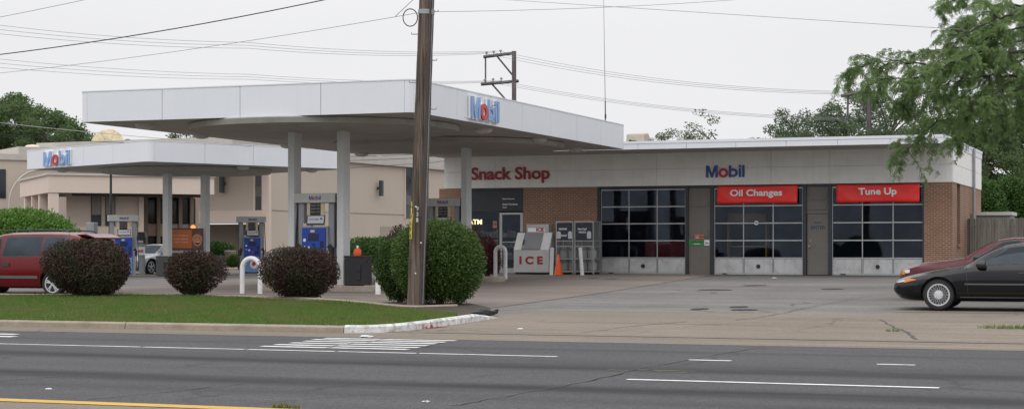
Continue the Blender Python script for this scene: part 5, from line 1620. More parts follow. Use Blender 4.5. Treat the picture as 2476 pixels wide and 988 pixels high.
# ---- the honey locust that hangs in from the right
LOC = leafmat('locust_leaflet', (.135, .215, .08), (.20, .295, .11), (.165, .25, .09), .5)
TX, TY = at_d(2790, 47)
t = thing('honey_locust', 'feathery honey locust tree reaching in from the right with drooping branches', 'tree', (TX, TY, zg(TX, TY)))
TZ = zg(TX, TY)
rl = random.Random(21); rgl = np.random.default_rng(21)
def lp(px, py, d): 
    X, Y = at_d(px, d); return Vector((X - TX, Y - TY, zpx(py, d) - TZ))
trunk = [Vector((0, 0, -.1)), Vector((-.1, 0, 1.5)), Vector((-.25, .05, 3.0)), Vector((-.2, .1, 4.6)), Vector((-.1, 0, 6.5)), Vector((0, .1, 8.6))]
b = MB(); b.tube(trunk, [.26, .21, .18, .14, .09, .04], 10); b.build('trunk', BARK, t, smooth=True)
S1, S2, S3 = trunk[2], trunk[3], trunk[4]
BR = [
    [S2, lp(2620, 135, 47), lp(2480, 145, 46.5), lp(2380, 150, 46), lp(2290, 160, 45.6), lp(2190, 150, 45.2), lp(2110, 158, 45), lp(2055, 172, 44.8)],
    [S2, lp(2600, 110, 48), lp(2470, 100, 48.5), lp(2380, 110, 49), lp(2280, 120, 49.5), lp(2210, 130, 49.7)],
    [S2, lp(2600, 190, 45.5), lp(2480, 190, 44.5), lp(2390, 180, 44), lp(2300, 200, 43.6), lp(2230, 225, 43.4), lp(2170, 245, 43.2)],
    [S1, lp(2590, 240, 46), lp(2480, 230, 45.3), lp(2390, 235, 44.7), lp(2310, 265, 44.2), lp(2240, 310, 44), lp(2195, 360, 43.9)],
    [S3, lp(2620, 20, 47), lp(2500, 10, 46.4), lp(2420, 20, 46), lp(2350, 45, 45.7), lp(2300, 70, 45.4)],
    [S3, lp(2640, -60, 48), lp(2500, -40, 48.3), lp(2400, -30, 48.6), lp(2320, -10, 48.9), lp(2285, 20, 49)],
    [S1, lp(2600, 280, 47.5), lp(2500, 275, 47.2), lp(2430, 280, 47), lp(2370, 300, 46.8), lp(2320, 340, 46.6)],
    [S1, lp(2620, 250, 44.5), lp(2520, 225, 43.6), lp(2450, 215, 43), lp(2400, 230, 42.7), lp(2350, 270, 42.5)],
    [S2, lp(2640, 70, 45.5), lp(2540, 60, 44.7), lp(2460, 70, 44.3), lp(2400, 90, 44), lp(2350, 120, 43.9)],
    [S3, lp(2640, -10, 46), lp(2540, 0, 45.2), lp(2450, 30, 44.6), lp(2380, 60, 44.2), lp(2310, 100, 43.9), lp(2290, 130, 43.8)],
    [S2, lp(2640, 60, 49), lp(2540, 40, 49.5), lp(2440, 50, 50), lp(2360, 75, 50.4)],
    [S1, lp(2650, 200, 49.5), lp(2540, 180, 50.5), lp(2450, 190, 51), lp(2370, 210, 51.3), lp(2270, 230, 51.6), lp(2180, 235, 52)],
    [S2, lp(2600, 160, 44.6), lp(2480, 130, 43.6), lp(2400, 125, 43.2), lp(2330, 140, 42.9), lp(2260, 175, 42.7), lp(2200, 190, 42.6), lp(2130, 195, 42.5)],
]
lb = MB(); PT = []; twigs = MB()
def grow(p0, v, L, droop, nst):
    q = [Vector(p0)]
    for k in range(nst):
        v = (v + Vector((rl.gauss(0, .17), rl.gauss(0, .17), rl.gauss(0, .10) - droop * (k + .5) / nst))).normalized()
        q.append(q[-1] + v * L / nst)
    return q
def leafy(q):
    for k in range(1, len(q)):
        v = (q[k] - q[k - 1]).normalized()
        for w_ in range(3):
            a0 = q[k - 1].lerp(q[k], rl.random())
            dv = (v * .6 + Vector((rl.gauss(0, .8), rl.gauss(0, .8), rl.gauss(-.15, .35)))).normalized()
            PT.append((a0, dv, rl.uniform(.09, .17)))
for br in BR:
    sp = [Vector(p) for p in smooth_path([tuple(p) for p in br], 5)]
    sp = [p + Vector((rl.gauss(0, .03), rl.gauss(0, .03), rl.gauss(0, .035))) if 0 < i < len(sp) - 1 else p for i, p in enumerate(sp)]
    n = len(sp); lb.tube(sp, [lerp(.06, .007, (i / (n - 1)) ** .7) for i in range(n)], 6)
    for i in range(5, n):
        f = i / (n - 1)
        dirv = (sp[min(i + 1, n - 1)] - sp[i - 1]).normalized()
        for s in range(1 + (rl.random() < .50)):
            side = Vector((rl.gauss(0, 1), rl.gauss(0, 1), rl.gauss(.05, .5))).normalized()
            v = (dirv * rl.uniform(.3, 1.0) + side).normalized()
            sec = grow(sp[i].lerp(sp[i - 1], rl.random()), v, rl.uniform(.5, 1.35) * (1.15 - .45 * f), .35, 7)
            twigs.tube(sec, [.013, .011, .009, .008, .006, .005, .004, .003], 3, False)
            leafy(sec[3:])
            for k in range(1, 7):
                if rl.random() < .5:
                    d2 = (sec[k + 1] - sec[k]).normalized()
                    sd2 = Vector((rl.gauss(0, 1), rl.gauss(0, 1), rl.gauss(-.1, .4))).normalized()
                    tw = grow(sec[k], (d2 * .7 + sd2).normalized(), rl.uniform(.18, .5), .55, 4)
                    twigs.tube(tw, [.006, .005, .004, .003, .002], 3, False)
                    leafy(tw)
LBARK = woodmat('locust_bark', (.05, .042, .036), (.02, .017, .015))
lb.build('limbs', LBARK, t, smooth=True); twigs.build('twigs', LBARK, t)
# compound leaves: leaflets in two rows along a short stalk
V = []; 
A0 = np.array([tuple(p[0]) for p in PT]); DV = np.array([tuple(p[1]) for p in PT]); LN = np.array([p[2] for p in PT])
SD = np.cross(DV, rgl.normal(size=DV.shape)); SD /= np.linalg.norm(SD, axis=1)[:, None]
for k in range(7):
    for s in (-1, 1):
        c = A0 + DV * (LN * (k + .7) / 7)[:, None] - np.array([0, 0, 1]) * (LN * .25 * (k / 7) ** 2)[:, None]
        dr = SD * s + DV * .35; dr /= np.linalg.norm(dr, axis=1)[:, None]
        ll = rgl.uniform(.030, .052, len(c))[:, None]
        ww = DV * .010
        V.append(np.stack([c - ww, c + dr * ll * .6 - ww * 1.2, c + dr * ll, c + dr * ll * .6 + ww * 1.2], 1))
V = np.concatenate(V).reshape(-1, 3)
fast_mesh('crown', V, np.arange(len(V)).reshape(-1, 4), LOC, t)
print('locust leaflets', len(V) // 4)
# ------------------------------------------------------------------ hotel behind
HZ = .45
def hp(r, d): return cw(r, d)
# corner of the high wing under the front of its roof edge, and the two wall directions
ca_, sa_ = math.cos(R(26.5)), math.sin(R(26.5))
e1 = Vector(hp(sa_, ca_))            # along the long wall, going away to the right
e2 = Vector(hp(-ca_, sa_))           # along the short wall, going left
C0 = Vector(hp(-16.0, 100.0))
ang = math.atan2(e1.y, e1.x)
ht = thing('hotel', 'tan stucco two storey hotel with slit windows behind the filling station', 'hotel', (C0.x, C0.y, HZ), ang)
# local frame: x along the long wall, y to its left (away from the viewer's right) -> y = +left
TOPZ = zpx(330, 100) - HZ
S0 = 3.9                               # where the long wall starts behind the roof's front corner
LL = 34.0
b = MB()
b.box(S0, LL, .0, .35, 0, TOPZ - .9)                      # long wall
b.box(S0 - .0, S0 + .35, .352, 12.0, 2.55, TOPZ - .9)       # short wall upper part
b.box(S0 + 3, S0 + 3.3, .36, 13, 0, 2.55)                 # recessed ground floor wall
b.box(LL - .3, LL, .36, 13, 0, TOPZ - .9)
b.build('wall', TAN, ht)
b = MB(); b.prism([(-.0, -.25), (LL + .3, -.25), (LL + .3, 14), (-.0, 14)], TOPZ - .9, TOPZ); b.build('roof', TANG, ht)
b = MB(); b.box(S0 - .08, S0 - .003, .3, 8.7, 2.56, 3.3); b.box(S0 - .12, S0 + .14, -.14, .36, 0, TOPZ - .92); b.box(S0 - .1, S0 + .1, 8.7, 9.0, 2.0, TOPZ - .92); b.build('light_band', TANL, ht)
b = MB(); b.box(S0 + .4, LL, -.02, -.003, 3.28, 3.33); b.build('string_course', M('hotel_joint', (.30, .24, .2), .8), ht)
def lw(x0, x1, z0, z1, y=-.02):
    "tall slit window in the long wall"
    f = MB(); f.box(x0, x1, y - .03, -.003, z0, z1); fo = f.build('window', HGLASS, ht)
    p = MB(); p.box(x0 + .03, x1 - .03, y - .04, y - .031, z0 + .9, z0 + (z1 - z0) * .45); p.build('pane', M('hotel_curtain', (.13, .12, .11), .7, .1, fine=.02), fo)
    p = MB(); p.box(x0 - .12, x0 - .003, y - .05, -.003, z0 - .02, z1); p.build('reveal', TANL, fo)
lw(19.9, 21.1, 3.1, TOPZ - .95)
def sw(y0, y1, z0, z1):
    f = MB(); f.box(S0 - .04, S0 - .003, y0, y1, z0, z1); fo = f.build('window', HGLASS, ht)
    p = MB(); p.box(S0 - .055, S0 - .041, y0 + .03, y1 - .03, z0 + .8, z0 + (z1 - z0) * .45); p.build('pane', M('hotel_curtain2', (.13, .12, .11), .7, .1, fine=.02), fo)
    p = MB(); p.box(S0 - .06, S0 - .003, y1 + .003, y1 + .14, z0, z1); p.build('reveal', TANL, fo)
sw(.38, .86, 3.31, TOPZ - .95); sw(5.6, 6.6, 3.31, TOPZ - .95); sw(10.2, 11.3, 3.31, TOPZ - .95)
# ground floor openings under the short wall
b = MB(); b.box(S0 + 2.92, S0 + 2.99, 2.5, 4.2, .0, 2.4); b.box(S0 + 2.92, S0 + 2.99, 7, 11, 0, 2.4); b.build('ground_floor_window', HGLASS, ht)
for yy in (4.6, 8.8):
    b = MB(); b.box(S0 + .05, S0 + .4, yy, yy + .4, 0, 2.55); b.build('column', TAN, ht)
# wall lamps
LAMPB = M('wall_lamp_dark', (.05, .06, .065), .5)
def wl(x, y, z, onshort):
    b = MB()
    if onshort: b.box(S0 - .42, S0 - .2, y - .12, y + .12, z - .55, z + .55); b.box(S0 - .2, S0 - .003, y - .06, y + .06, z - .1, z + .1)
    else: b.box(x - .12, x + .12, -.42, -.2, z - .5, z + .5); b.box(x - .06, x + .06, -.2, -.003, z - .1, z + .1)
    b.build('wall_lamp', LAMPB, ht)
wl(0, 3.05, 4.9, True); wl(0, 8.55, 4.95, True); wl(16.3, 0, 4.95, False)
b = MB(); b.box(16.7, 20.6, -.03, -.003, 1.5, 2.5); b.build('wall_patch', M('hotel_patch', (.37, .32, .27), .9), ht)
# ---- entrance pavilion (wide flat band on piers), left
D0 = 86.0
def pv(px, d): return Vector(at_d(px, d))
Pc = pv(117, D0)
aR = R(66); aL = R(-56)
f1 = Vector(hp(math.sin(aR), math.cos(aR))); ang2 = math.atan2(f1.y, f1.x)
z_b0 = zpx(465, D0) - .45; z_b1 = zpx(423, D0) - .45
pvn = thing('hotel_entrance', 'flat roofed tan entrance wing of the hotel on square piers, at the left edge', 'building', (Pc.x, Pc.y, .45), ang2)
b = MB()
LRt = 8.2; LLt = 9.0
b.box(0, LRt, 0, .4, z_b0, z_b1); b.box(0, .4, .402, LLt, z_b0, z_b1); b.build('roof_band', TANL, pvn)
b = MB(); b.box(-.08, LRt + .05, -.08, LLt, z_b1 + .002, z_b1 + .12); b.build('roof_edge', TANG, pvn)
b = MB(); b.box(.4, LRt, .4, LLt, z_b0 + .05, z_b0 + .15); b.build('soffit', BROWNF, pvn)
b = MB()
for q in ((.05, .5, .05, .45), (.05, .4, 3.0, 3.35), (.05, .4, 5.3, 5.6), (.05, .4, 7.6, 8)):
    b = MB(); b.box(*q, 0, z_b0 - .002); b.build('pier', TANL, pvn)
b = MB(); b.box(1.16, 4.9, 1.6, 1.8, 0, z_b0); b.box(5.0, LRt + .2, 4.0, 4.2, 0, z_b0); b.box(.9, 1.1, 4, 10, 0, z_b0); b.build('wall', TAN, pvn)
b = MB(); b.box(3.9, 4.3, 1.4, 1.598, 1.0, z_b0 - .3) if False else None
for x0, x1 in ((2.35, 2.85), (3.05, 3.55)):
    b = MB(); b.box(x0, x1, 1.55, 1.598, 2.2, z_b0 - .02); f = b.build('window', HGLASS, pvn)
    p = MB(); p.box(x0 + .03, x1 - .03, 1.535, 1.549, 2.75, z_b0 - .1); p.build('pane', M('hotel_curtain3', (.20, .18, .16), .7, .05, fine=.02), f)
b = MB(); b.box(1.16, 4.95, 1.5, 1.597, 1.35, 2.15); b.box(4.72, 4.96, 1.45, 1.596, 0, z_b0); b.build('light_band', TANL, pvn)
b = MB(); b.box(5.0, LRt, 3.9, 3.998, 2.35, z_b0 - .1); b.box(5.6, LRt, 3.9, 3.998, .1, 1.7); b.build('glass_front', HGLASS, pvn)
for x in (5.55, 6.2, 7.35, 7.95):
    b = MB(); b.box(x - .09, x + .09, 3.6, 3.89, 0, z_b0); b.build('mullion', M('hotel_mullion', (.24, .19, .155), .8), pvn)
b = MB(); b.box(5.0, LRt, 3.7, 3.9, 1.72, 2.33); b.build('spandrel', M('hotel_spandrel', (.36, .26, .205), .85), pvn)
b = MB(); b.box(1.2, LRt - .2, .42, .5, z_b0 - .14, z_b0 - .003); b.build('lamp_strip', BROWNF, pvn)
# upper storey set back behind the pavilion
X, Y = at_d(20, 104)
up = thing('hotel_upper_wing', 'set back upper storey of the hotel with a curved pipe arch, far left', 'building', (X, Y, .45), ang2 + .12)
h_ = zpx(372, 104) - .45
b = MB(); b.box(-9, 9, 0, 6, 0, h_ - .35); b.build('wall', TAN, up)
b = MB(); b.box(-9.1, 9.1, -.1, 6, h_ - .348, h_); b.box(.6, 9.1, -.05, 5.9, h_ + .002, h_ + .45); b.build('roof_edge', TANG, up)
b = MB(); b.box(-.75, -.15, -.05, -.003, h_ - 2.6, h_ - .9); b.box(-2.6, -1.9, -.05, -.003, h_ - 2.6, h_ - .9); b.build('window', HGLASS, up)
b = MB(); b.tube(smooth_path([(-.1, -.5, h_ - 3.2), (.05, -.5, h_ - 2.2), (.7, -.5, h_ - 1.3), (1.8, -.5, h_ - .9), (4.5, -.5, h_ - .8)], 5), .06, 8); b.build('pipe_arch', TANG, up, smooth=True)
# roof vent on that wing
X, Y = at_d(79, 106); Zr = zpx(372, 106)
t = thing('roof_vent', 'white mushroom roof vent on the hotel at the far left', 'vent', (X, Y, Zr - .1))
b = MB(); b.lathe([(.28, 0), (.28, .3), (.5, .32), (.5, .5), (.35, .62), (.05, .66)], 18); b.build('cap', TANL, t, smooth=30)
# satellite dish
X, Y = at_d(260, 108); Zd = zpx(356, 108)
t = thing('satellite_dish', 'weathered yellowish satellite dish on the hotel roof above the angled canopy', 'satellite dish', (X, Y, Zd - .6), R(20))
b = MB(); pr = [(.02, 0)] + [(r_, r_ * r_ * .16) for r_ in np.linspace(.15, .98, 8)]
b.M = Matrix.Translation((0, 0, .75)) @ Matrix.Rotation(R(62), 4, 'X')
b.lathe(pr, 32); b.lathe([(.98, .155), (1.0, .17), (.97, .19)], 32)
b.build('dish', M('dish_yellowed', (.52, .43, .27), .7, .2, 2.5, dirt=(.25, .19, .11), dirt_amt=.6), t, smooth=50)
b = MB(); b.tube([(0, 0, -3.4), (0, .1, .6)], .08, 8); b.build('mast', STEEL, t)
b = MB(); b.M = Matrix.Translation((0, 0, .75)) @ Matrix.Rotation(R(62), 4, 'X'); 
for k in range(3):
    a = k * 2.1; b.tube([(.9 * math.cos(a), .9 * math.sin(a), .14), (0, 0, .75)], .02, 5)
b.build('feed_arm', STEEL, t)
X, Y = at_d(309, 107)
t = thing('roof_vent', 'small dark round vent on the hotel roof right of the dish', 'vent', (X, Y, zpx(350, 107) - .5))
b = MB(); b.lathe([(.18, -2.5), (.18, .5), (.3, .52), (.28, .75), (.1, .85)], 14); b.build('cap', LAMPB, t, smooth=30)
# thin lamp post and grey box before the hotel
X, Y = at_d(268, 80)
t = thing('lamp_post', 'thin dark lamp post in front of the hotel entrance', 'lamp post', (X, Y, zg(X, Y)))
b = MB(); b.tube([(0, 0, 0), (0, 0, 4.5)], .055, 8); b.build('pole', LAMPB, t); b = MB(); b.box(-.1, .1, -.2, .2, 4.5, 4.7); b.build('lamp_head', LAMPB, t)
X, Y = at_d(222, 80)
t = thing('post_box', 'grey box on a post below the hotel entrance band', 'post', (X, Y, zg(X, Y)))
b = MB(); b.box(-.08, .08, -.08, .08, 0, 1.6); b.build('post', STEEL, t); b = MB(); b.box(-.22, .22, -.15, .15, 1.6, 2.3); b.build('box', STEEL, t, bevel=.02)
X, Y = at_d(556, 95)
t = thing('litter_bin', 'round concrete litter bin at the end of the low hotel hedge', 'bin', (X, Y, zg(X, Y) + .1))
b = MB(); b.lathe([(.3, 0), (.31, .7), (.33, .72), (.33, .85), (.25, .9)], 20); b.build('body', CONC, t, smooth=30); b = MB(); b.lathe([(.2, .9), (.2, .93)], 16); b.build('lid', BLACKG, t)
for px, lab in ((957, 'short dark post in front of the hotel wall, left one'), (980, 'short dark post in front of the hotel wall, next to the utility pole')):
    X, Y = at_d(px, 95); t = thing('yard_light', lab, 'post light', (X, Y, zg(X, Y)), 0, 'short dark post lights by the hotel')
    b = MB(); b.tube([(0, 0, 0), (0, 0, 1.7)], .05, 6); b.build('post', LAMPB, t); b = MB(); b.lathe([(.09, 1.7), (.1, 1.95), (.04, 2.0)], 10); b.build('head', LAMPB, t)

# ------------------------------------------------------------------ fence and shed at the right
FX0 = BX1 + .03
fy = 66.6
t = thing('wooden_fence', 'weathered grey board fence joining the brick end wall', 'fence', (FX0, fy, zg(FX0, fy)))
b = MB(); x = 0; rf_ = random.Random(4)
while x < 12:
    w_ = .145; h_ = 2.03 + rf_.uniform(-.02, .03); y_ = rf_.uniform(-.008, .008)
    b.prism_y([(x, .03), (x + w_, .03), (x + w_, h_ - .04), (x + w_ - .03, h_), (x + .03, h_), (x, h_ - .04)], y_, y_ + .02); x += w_ + .008
b.build('boards', FENCEW, t)
b = MB()
for z in (.35, 1.7): b.box(0, 12, .03, .07, z, z + .09)
b.build('rail', FENCEW, t)
for xx in (.12, 2.6, 5, 7.5):
    b = MB(); b.box(xx, xx + .12, -.1, -.012, 0, 2.2); b.build('post', FENCEW, t)
X, Y = at_y(2342, 70), 70
t = thing('lean_to_shed', 'low shed with a pale roof edge behind the wooden fence', 'shed', (X, Y, zg(X, Y)))
w_ = at_y(2446, 70) - X
b = MB(); b.box(.05, w_ - .05, .1, 1.8, 0, 2.2); b.build('wall', M('shed_grey', (.25, .27, .28), .8), t)
b = MB(); b.box(-.02, w_ + .02, 0, 2.0, 2.2, 2.33); b.build('roof', M('shed_roof_pale', (.5, .49, .45), .7), t)

# ------------------------------------------------------------------ front utility pole
PXx, PYy = at_d(1005, 37.9)
ZP = zg(PXx, PYy) + .06
dP = 37.9
t = thing('utility_pole', 'thick weathered wooden utility pole standing in the lawn before the green bush', 'utility pole', (PXx, PYy, ZP))
top = Vector((0, 0, 0))
def pl(px, py, dd=0):
    X, Y = at_d(px, dP + dd); return Vector((X - PXx, Y - PYy, zpx(py, dP + dd) - ZP))
H0 = pl(1032, 0)
ax = H0.normalized()
nseg = 40; b = MB()
pts = [ax * (-.3 + 11.5 * i / nseg) for i in range(nseg + 1)]
b.tube(pts, [lerp(.192, .145, i / nseg) * (1 + .02 * math.sin(i * 2.1)) for i in range(nseg + 1)], 22)
b.build('pole', WOOD, t, smooth=60)
def rad_at(s): return lerp(.192, .145, (s + .3) / 11.5)
cr = Vector((CA, SA, 0)); fw = Vector((-SA, CA, 0))
b = MB()
# dark conduit strip up the right side
q = [ax * s + cr * (rad_at(s) * .55) - fw * (rad_at(s) * .86) for s in np.linspace(.0, 8.2, 14)]
b.tube(q, .028, 6); b.build('conduit', M('conduit_dark', (.05, .045, .045), .6), t, smooth=True)
b = MB(); q = [ax * s + cr * (rad_at(s) * .80) - fw * (rad_at(s) * .62) for s in np.linspace(.05, 8.2, 14)]
b.tube(q, .012, 6); b.build('ground_wire', STEEL, t)
b = MB(); rc = random.Random(9)
for s0, a in ((.3, -.2), (1.2, .3), (2.6, .05), (3.9, .25), (5.0, -.25), (5.6, .4), (.9, .65)):
    L = rc.uniform(.5, 1.3); base = lambda s, off: ax * s + cr * (rad_at(s) * math.sin(a + off)) - fw * (rad_at(s) * math.cos(a + off) + .0015)
    b.add([base(s0, 0), base(s0 + L * .5, .03), base(s0 + L, 0), base(s0 + L * .5, -.03)], [(0, 1, 2, 3)])
b.build('drying_split', SEAM, t)
for side, px, py in ((1, 1060, 28), (-1, 995, 83), (1, 1056, 146), (-1, 990, 200), (1, 1055, 264)):
    s = zpx(py, dP) - ZP; s = s / ax.z
    c = ax * s; p0 = c + cr * side * rad_at(s) * .9; p1 = pl(px, py)
    b = MB(); b.tube([p0, p1, p1 + Vector((0, 0, .035))], .011, 6); b.build('pole_step', STEEL, t)
s = (zpx(30, dP) - ZP) / ax.z
b = MB(); b.tube([ax * (s - .05), ax * (s + .05)], rad_at(s) + .012, 20); b.build('cable_clamp', STEEL, t, smooth=40)
# tag strip with yellow characters, white numerals
YT = M('tag_yellow', (.62, .50, .04), .5, .1)
Mtag = Matrix.Translation(ax * 0) @ Matrix.Rotation(YAW - .85, 4, 'Z')
def pole_text(chars, s_top, step, ang_, h, mat, nm, plate=None):
    for i, ch in enumerate(chars):
        s = s_top - i * step; c = ax * s; r_ = rad_at(s) + .004
        Mx = Matrix.Translation(c) @ Matrix.Rotation(YAW + ang_, 4, 'Z')
        if plate is not None and ch in plate[1]:
            b = MB(); b.M = Mx; b.box(-.035, .035, -r_ - .004, -r_ + .02, -.012, h + .012); pp = b.build('tag_plate', plate[0], t)
            b = MB(); b.M = Mx; add_text(b, ch, 0, 0, -r_ - .0045, width=.038, height=h, bold=.04); b.build('tag_character', plate[2], pp)
        else:
            b = MB(); b.M = Mx; add_text(b, ch, 0, 0, -r_, width=.05, height=h, bold=.03); b.build(nm, mat, t)
pole_text(['B', '1', 'P', 'A', '9', '0'], 2.12, .135, -.95, .11, YT, 'tag_character', (YT, 'PA90', M('tag_black', (.04, .035, .02), .6)))
pole_text(['9', '3', '1'], 2.03, .12, -.12, .09, M('numeral_grey_white', (.42, .42, .42), .5), 'numeral')
b = MB()
for s, dx in ((2.12, -.35), (1.35, .4), (.7, -.1), (2.5, .5)): c = ax * s + cr * dx * rad_at(s) - fw * (rad_at(s) * math.sqrt(1 - dx * dx) + .004); b.box(c.x - .014, c.x + .014, c.y - .006, c.y + .006, c.z - .014, c.z + .014)
b.build('metal_tag', PURE, t)
# coil ring of spare cable hung beside the pole
cX = pl(992, 43); rr_c = .155
b = MB(); q = [cX + cr * (rr_c * math.cos(a)) + Vector((0, 0, (.185 * math.sin(a)))) for a in np.linspace(0, 6.283, 30)]
b.tube(q, .012, 6, False); b.build('cable_loop', BLACKG, t)
b = MB(); b.tube([pl(1008, 40), pl(1016, 38)], .01, 5); b.build('loop_bracket', STEEL, t)

# ------------------------------------------------------------------ rear power poles with frames
def frame_pole(label, px, d, py_top, arms, hang, braces, r_=.14):
    X, Y = at_d(px, d); z0 = zg(X, Y)
    t = thing('power_pole', label, 'power pole', (X, Y, z0), 0, 'wooden power poles behind the station')
    P = lambda a, b_, dd=0: Vector((at_d(a, d + dd)[0] - X, at_d(a, d + dd)[1] - Y, zpx(b_, d + dd) - z0))
    b = MB(); b.tube([Vector((0, 0, 0)), P(px, py_top)], [r_ * 1.2, r_], 10); b.build('pole', GREYWOOD, t, smooth=True)
    for (a0, b0, a1, b1) in arms:
        b = MB(); b.tube([P(a0, b0, .1), P(a1, b1, -.4)], .10, 4); arm = b.build('crossarm', GREYWOOD, t)
        n = 3
        for k in range(n):
            u = .10 + k * .22
            p = P(lerp(a1, a0, u), lerp(b1, b0, u), lerp(-.4, .1, u)); b = MB(); b.lathe([(.03, .05), (.03, .18), (.08, .2), (.09, .27), (.05, .32), (.02, .33)], 8, c=tuple(p)); b.build('insulator', STEEL, arm)
    for (a0, b0, a1, b1) in hang + braces:
        b = MB(); b.tube([P(a0, b0), P(a1, b1)], .055, 4); b.build('brace', GREYWOOD, t)
    return t
frame_pole('nearer wooden power pole with a square crossarm frame above the large canopy', 1243, 110, 124, [(1246, 128, 1169, 138), (1254, 196, 1163, 204)], [(1174, 138, 1174, 205)], [(1200, 134, 1241, 184), (1190, 204, 1222, 240)])
frame_pole('farther power pole with a crossarm over the trees at the right', 2101, 98, 214, [(2106, 219, 2034, 232)], [(2050, 230, 2050, 290)], [(2067, 226, 2098, 276)])

# ------------------------------------------------------------------ overhead wires
def wire(label, pts, r_, mat=WIREG, sag=0, name='overhead_wire', group=None):
    "pts: (px, py, depth) supports in order"
    P = [Vector((*at_d(a, d), zpx(b_, d))) for a, b_, d in pts]
    q = []
    for i in range(len(P) - 1):
        n = 14
        for k in range(n + (i == len(P) - 2)):
            u = k / n; v = P[i].lerp(P[i + 1], u); v.z -= sag * 4 * u * (1 - u); q.append(v)
    o = P[0]
    b = MB(); b.tube([v - o for v in q], r_, 5, False)
    ob = b.build(name, mat, loc=o)
    return tag(ob, label, 'wire', group)
gw = 'overhead wires crossing the sky'
wire('thick black cable rising to the right across the upper left sky', [(-150, 149, 34), (900, -25, 31)], .010, WIRE, .12, group=gw)
wire('thin wire in the top left corner above the thick black cable', [(-60, 53, 40), (330, -28, 38)], .006, WIREG, .02, group=gw)
wire('thin wire from the left edge up to the front utility pole clamp', [(-200, 195, 52), (1014, 31, 37.75)], .006, WIREG, .15, group=gw)
wire('thin wire from the front utility pole rising to the upper right', [(1050, 29, 37.75), (1900, -10, 46)], .0055, WIREG, .08, group=gw)
wire('thin wire falling from the top centre of the sky to the right edge tree', [(1100, -8, 52), (2330, 72, 44)], .0065, WIREG, .0, group=gw)
wire('short slack wire tied off left of the pole with the cable loop', [(956, 40, 39), (1004, -5, 38)], .007, WIREG, 0, group=gw)
xs3 = [(1176, 130), (1192, 127), (1208, 124)]
for i, lab in enumerate(('lowest', 'middle', 'highest')):
    wire('%s of three wires from the left sky to the nearer frame pole top' % lab, [(-120, 68 - 11 * i, 92), (600, 117 - 7 * i, 100), xs3[i] + (109.8,)], .011, WIREG, .25, group='upper wires left of the frame pole')
    wire('%s of three wires from the frame pole top to the far power pole' % lab, [xs3[i] + (109.8,), (2040 + i * 14, 228 - 3 * i, 97.8)], .011, WIREG, .55, group='upper wires right of the frame pole')
ys3 = [(1184, 199), (1196, 197), (1208, 195)]
for i, lab in enumerate(('lowest', 'middle', 'highest')):
    wire('%s of three lower wires ending at the frame pole lower arm' % lab, [(-120, 152 - 11 * i, 92), (600, 192 - 6 * i, 100), ys3[i] + (109.8,)], .010, WIREG, .2, group='lower wires left of the frame pole')
    wire('%s of three lower wires sloping right behind the station' % lab, [ys3[i] + (109.8,), (2050, 292 - 3 * i, 97.8)], .010, WIREG, .45, group='lower wires right of the frame pole')
for i, (pts, lab) in enumerate((([(-60, 290, 62), (500, 343, 70), (1060, 385, 84)], 'pale service wire passing just above the angled canopy'), ([(-60, 318, 64), (300, 345, 70)], 'dark service wire across the dark trees at the left'))):
    wire(lab, pts, .011, (M('wire_pale', (.4, .41, .42), .5) if i == 0 else WIRE), .05, group='service wires before the hotel')
for i, (y0, y1) in enumerate(((376, 374), (387, 383), (409, 397))):
    wire('%s dark wire across the tan hotel wall between canopy column and pole' % ('top', 'middle', 'lowest')[i], [(640, y0 + 3, 84), (985, y1, 88), (1110, y1 - 14, 90)], .012, WIRE, .05, group='wires across the hotel wall')
# ------------------------------------------------------------------ camera, light, world
cam_d = bpy.data.cameras.new('camera')
cam = bpy.data.objects.new('camera', cam_d); COL.objects.link(cam)
cam.location = (0, 0, CAM_H)
cam.rotation_euler = (R(90), 0, YAW)
cam_d.sensor_width = 36; cam_d.lens = 36 * FPX / 2476
cam_d.shift_y = (HY - 494) / 2476
cam_d.clip_end = 5000
SC.camera = cam

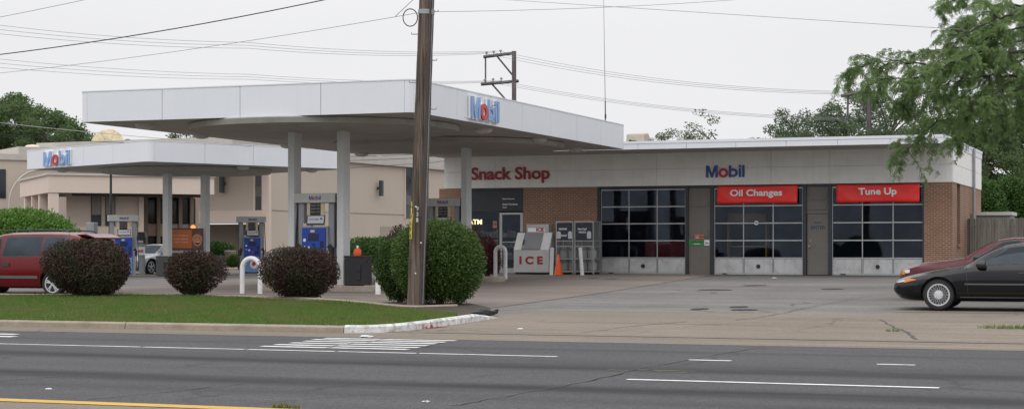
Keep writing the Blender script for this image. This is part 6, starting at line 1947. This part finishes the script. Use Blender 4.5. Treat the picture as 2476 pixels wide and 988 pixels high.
SUN_EL, SUN_AZ = R(50), R(190)     # azimuth clockwise from +Y (north)
sd = bpy.data.lights.new('sun', 'SUN'); sd.energy = .8; sd.angle = R(50); sd.color = (1, .97, .93)
so = bpy.data.objects.new('sun', sd); COL.objects.link(so)
dvec = Vector((math.sin(SUN_AZ) * math.cos(SUN_EL), math.cos(SUN_AZ) * math.cos(SUN_EL), math.sin(SUN_EL)))
so.rotation_euler = dvec.to_track_quat('Z', 'Y').to_euler()
so.location = (0, -20, 60)

w = bpy.data.worlds.new('World'); SC.world = w; w.use_nodes = True
nt = w.node_tree; nt.nodes.clear()
out = nt.nodes.new('ShaderNodeOutputWorld')
sky = nt.nodes.new('ShaderNodeTexSky'); sky.sky_type = 'NISHITA'; sky.sun_disc = False
sky.sun_elevation = SUN_EL; sky.sun_rotation = SUN_AZ; sky.air_density = 1.5; sky.dust_density = 4
bg1 = nt.nodes.new('ShaderNodeBackground'); bg1.inputs[1].default_value = .06
nt.links.new(sky.outputs[0], bg1.inputs[0])
# the cloud deck: bright grey-white, brighter towards the zenith as an overcast sky is
tc = nt.nodes.new('ShaderNodeTexCoord')
sx = nt.nodes.new('ShaderNodeSeparateXYZ'); nt.links.new(tc.outputs['Generated'], sx.inputs[0])
grad = ramp(nt, sx.outputs[2], .12, 1.0, 1.0, 2.3)
cl = noise(nt, tc.outputs['Generated'], 3.0, 5)
cmul = math_(nt, 'MULTIPLY', grad, ramp(nt, cl, .3, .7, .985, 1.015))
bg2 = nt.nodes.new('ShaderNodeBackground'); bg2.inputs[0].default_value = (.875, .875, .90, 1)
nt.links.new(cmul, bg2.inputs[1])
ms = nt.nodes.new('ShaderNodeMixShader'); ms.inputs[0].default_value = .96
nt.links.new(bg1.outputs[0], ms.inputs[1]); nt.links.new(bg2.outputs[0], ms.inputs[2])
nt.links.new(ms.outputs[0], out.inputs[0])

vs = SC.view_settings
SC.display_settings.display_device = 'sRGB'
vs.view_transform = 'Standard'; vs.look = 'None'; vs.exposure = 0; vs.gamma = 1; vs.use_curve_mapping = False
SC.render.engine = 'CYCLES'
SC.cycles.use_denoising = True
SC.cycles.max_bounces = 8; SC.cycles.transparent_max_bounces = 24; SC.cycles.diffuse_bounces = 4
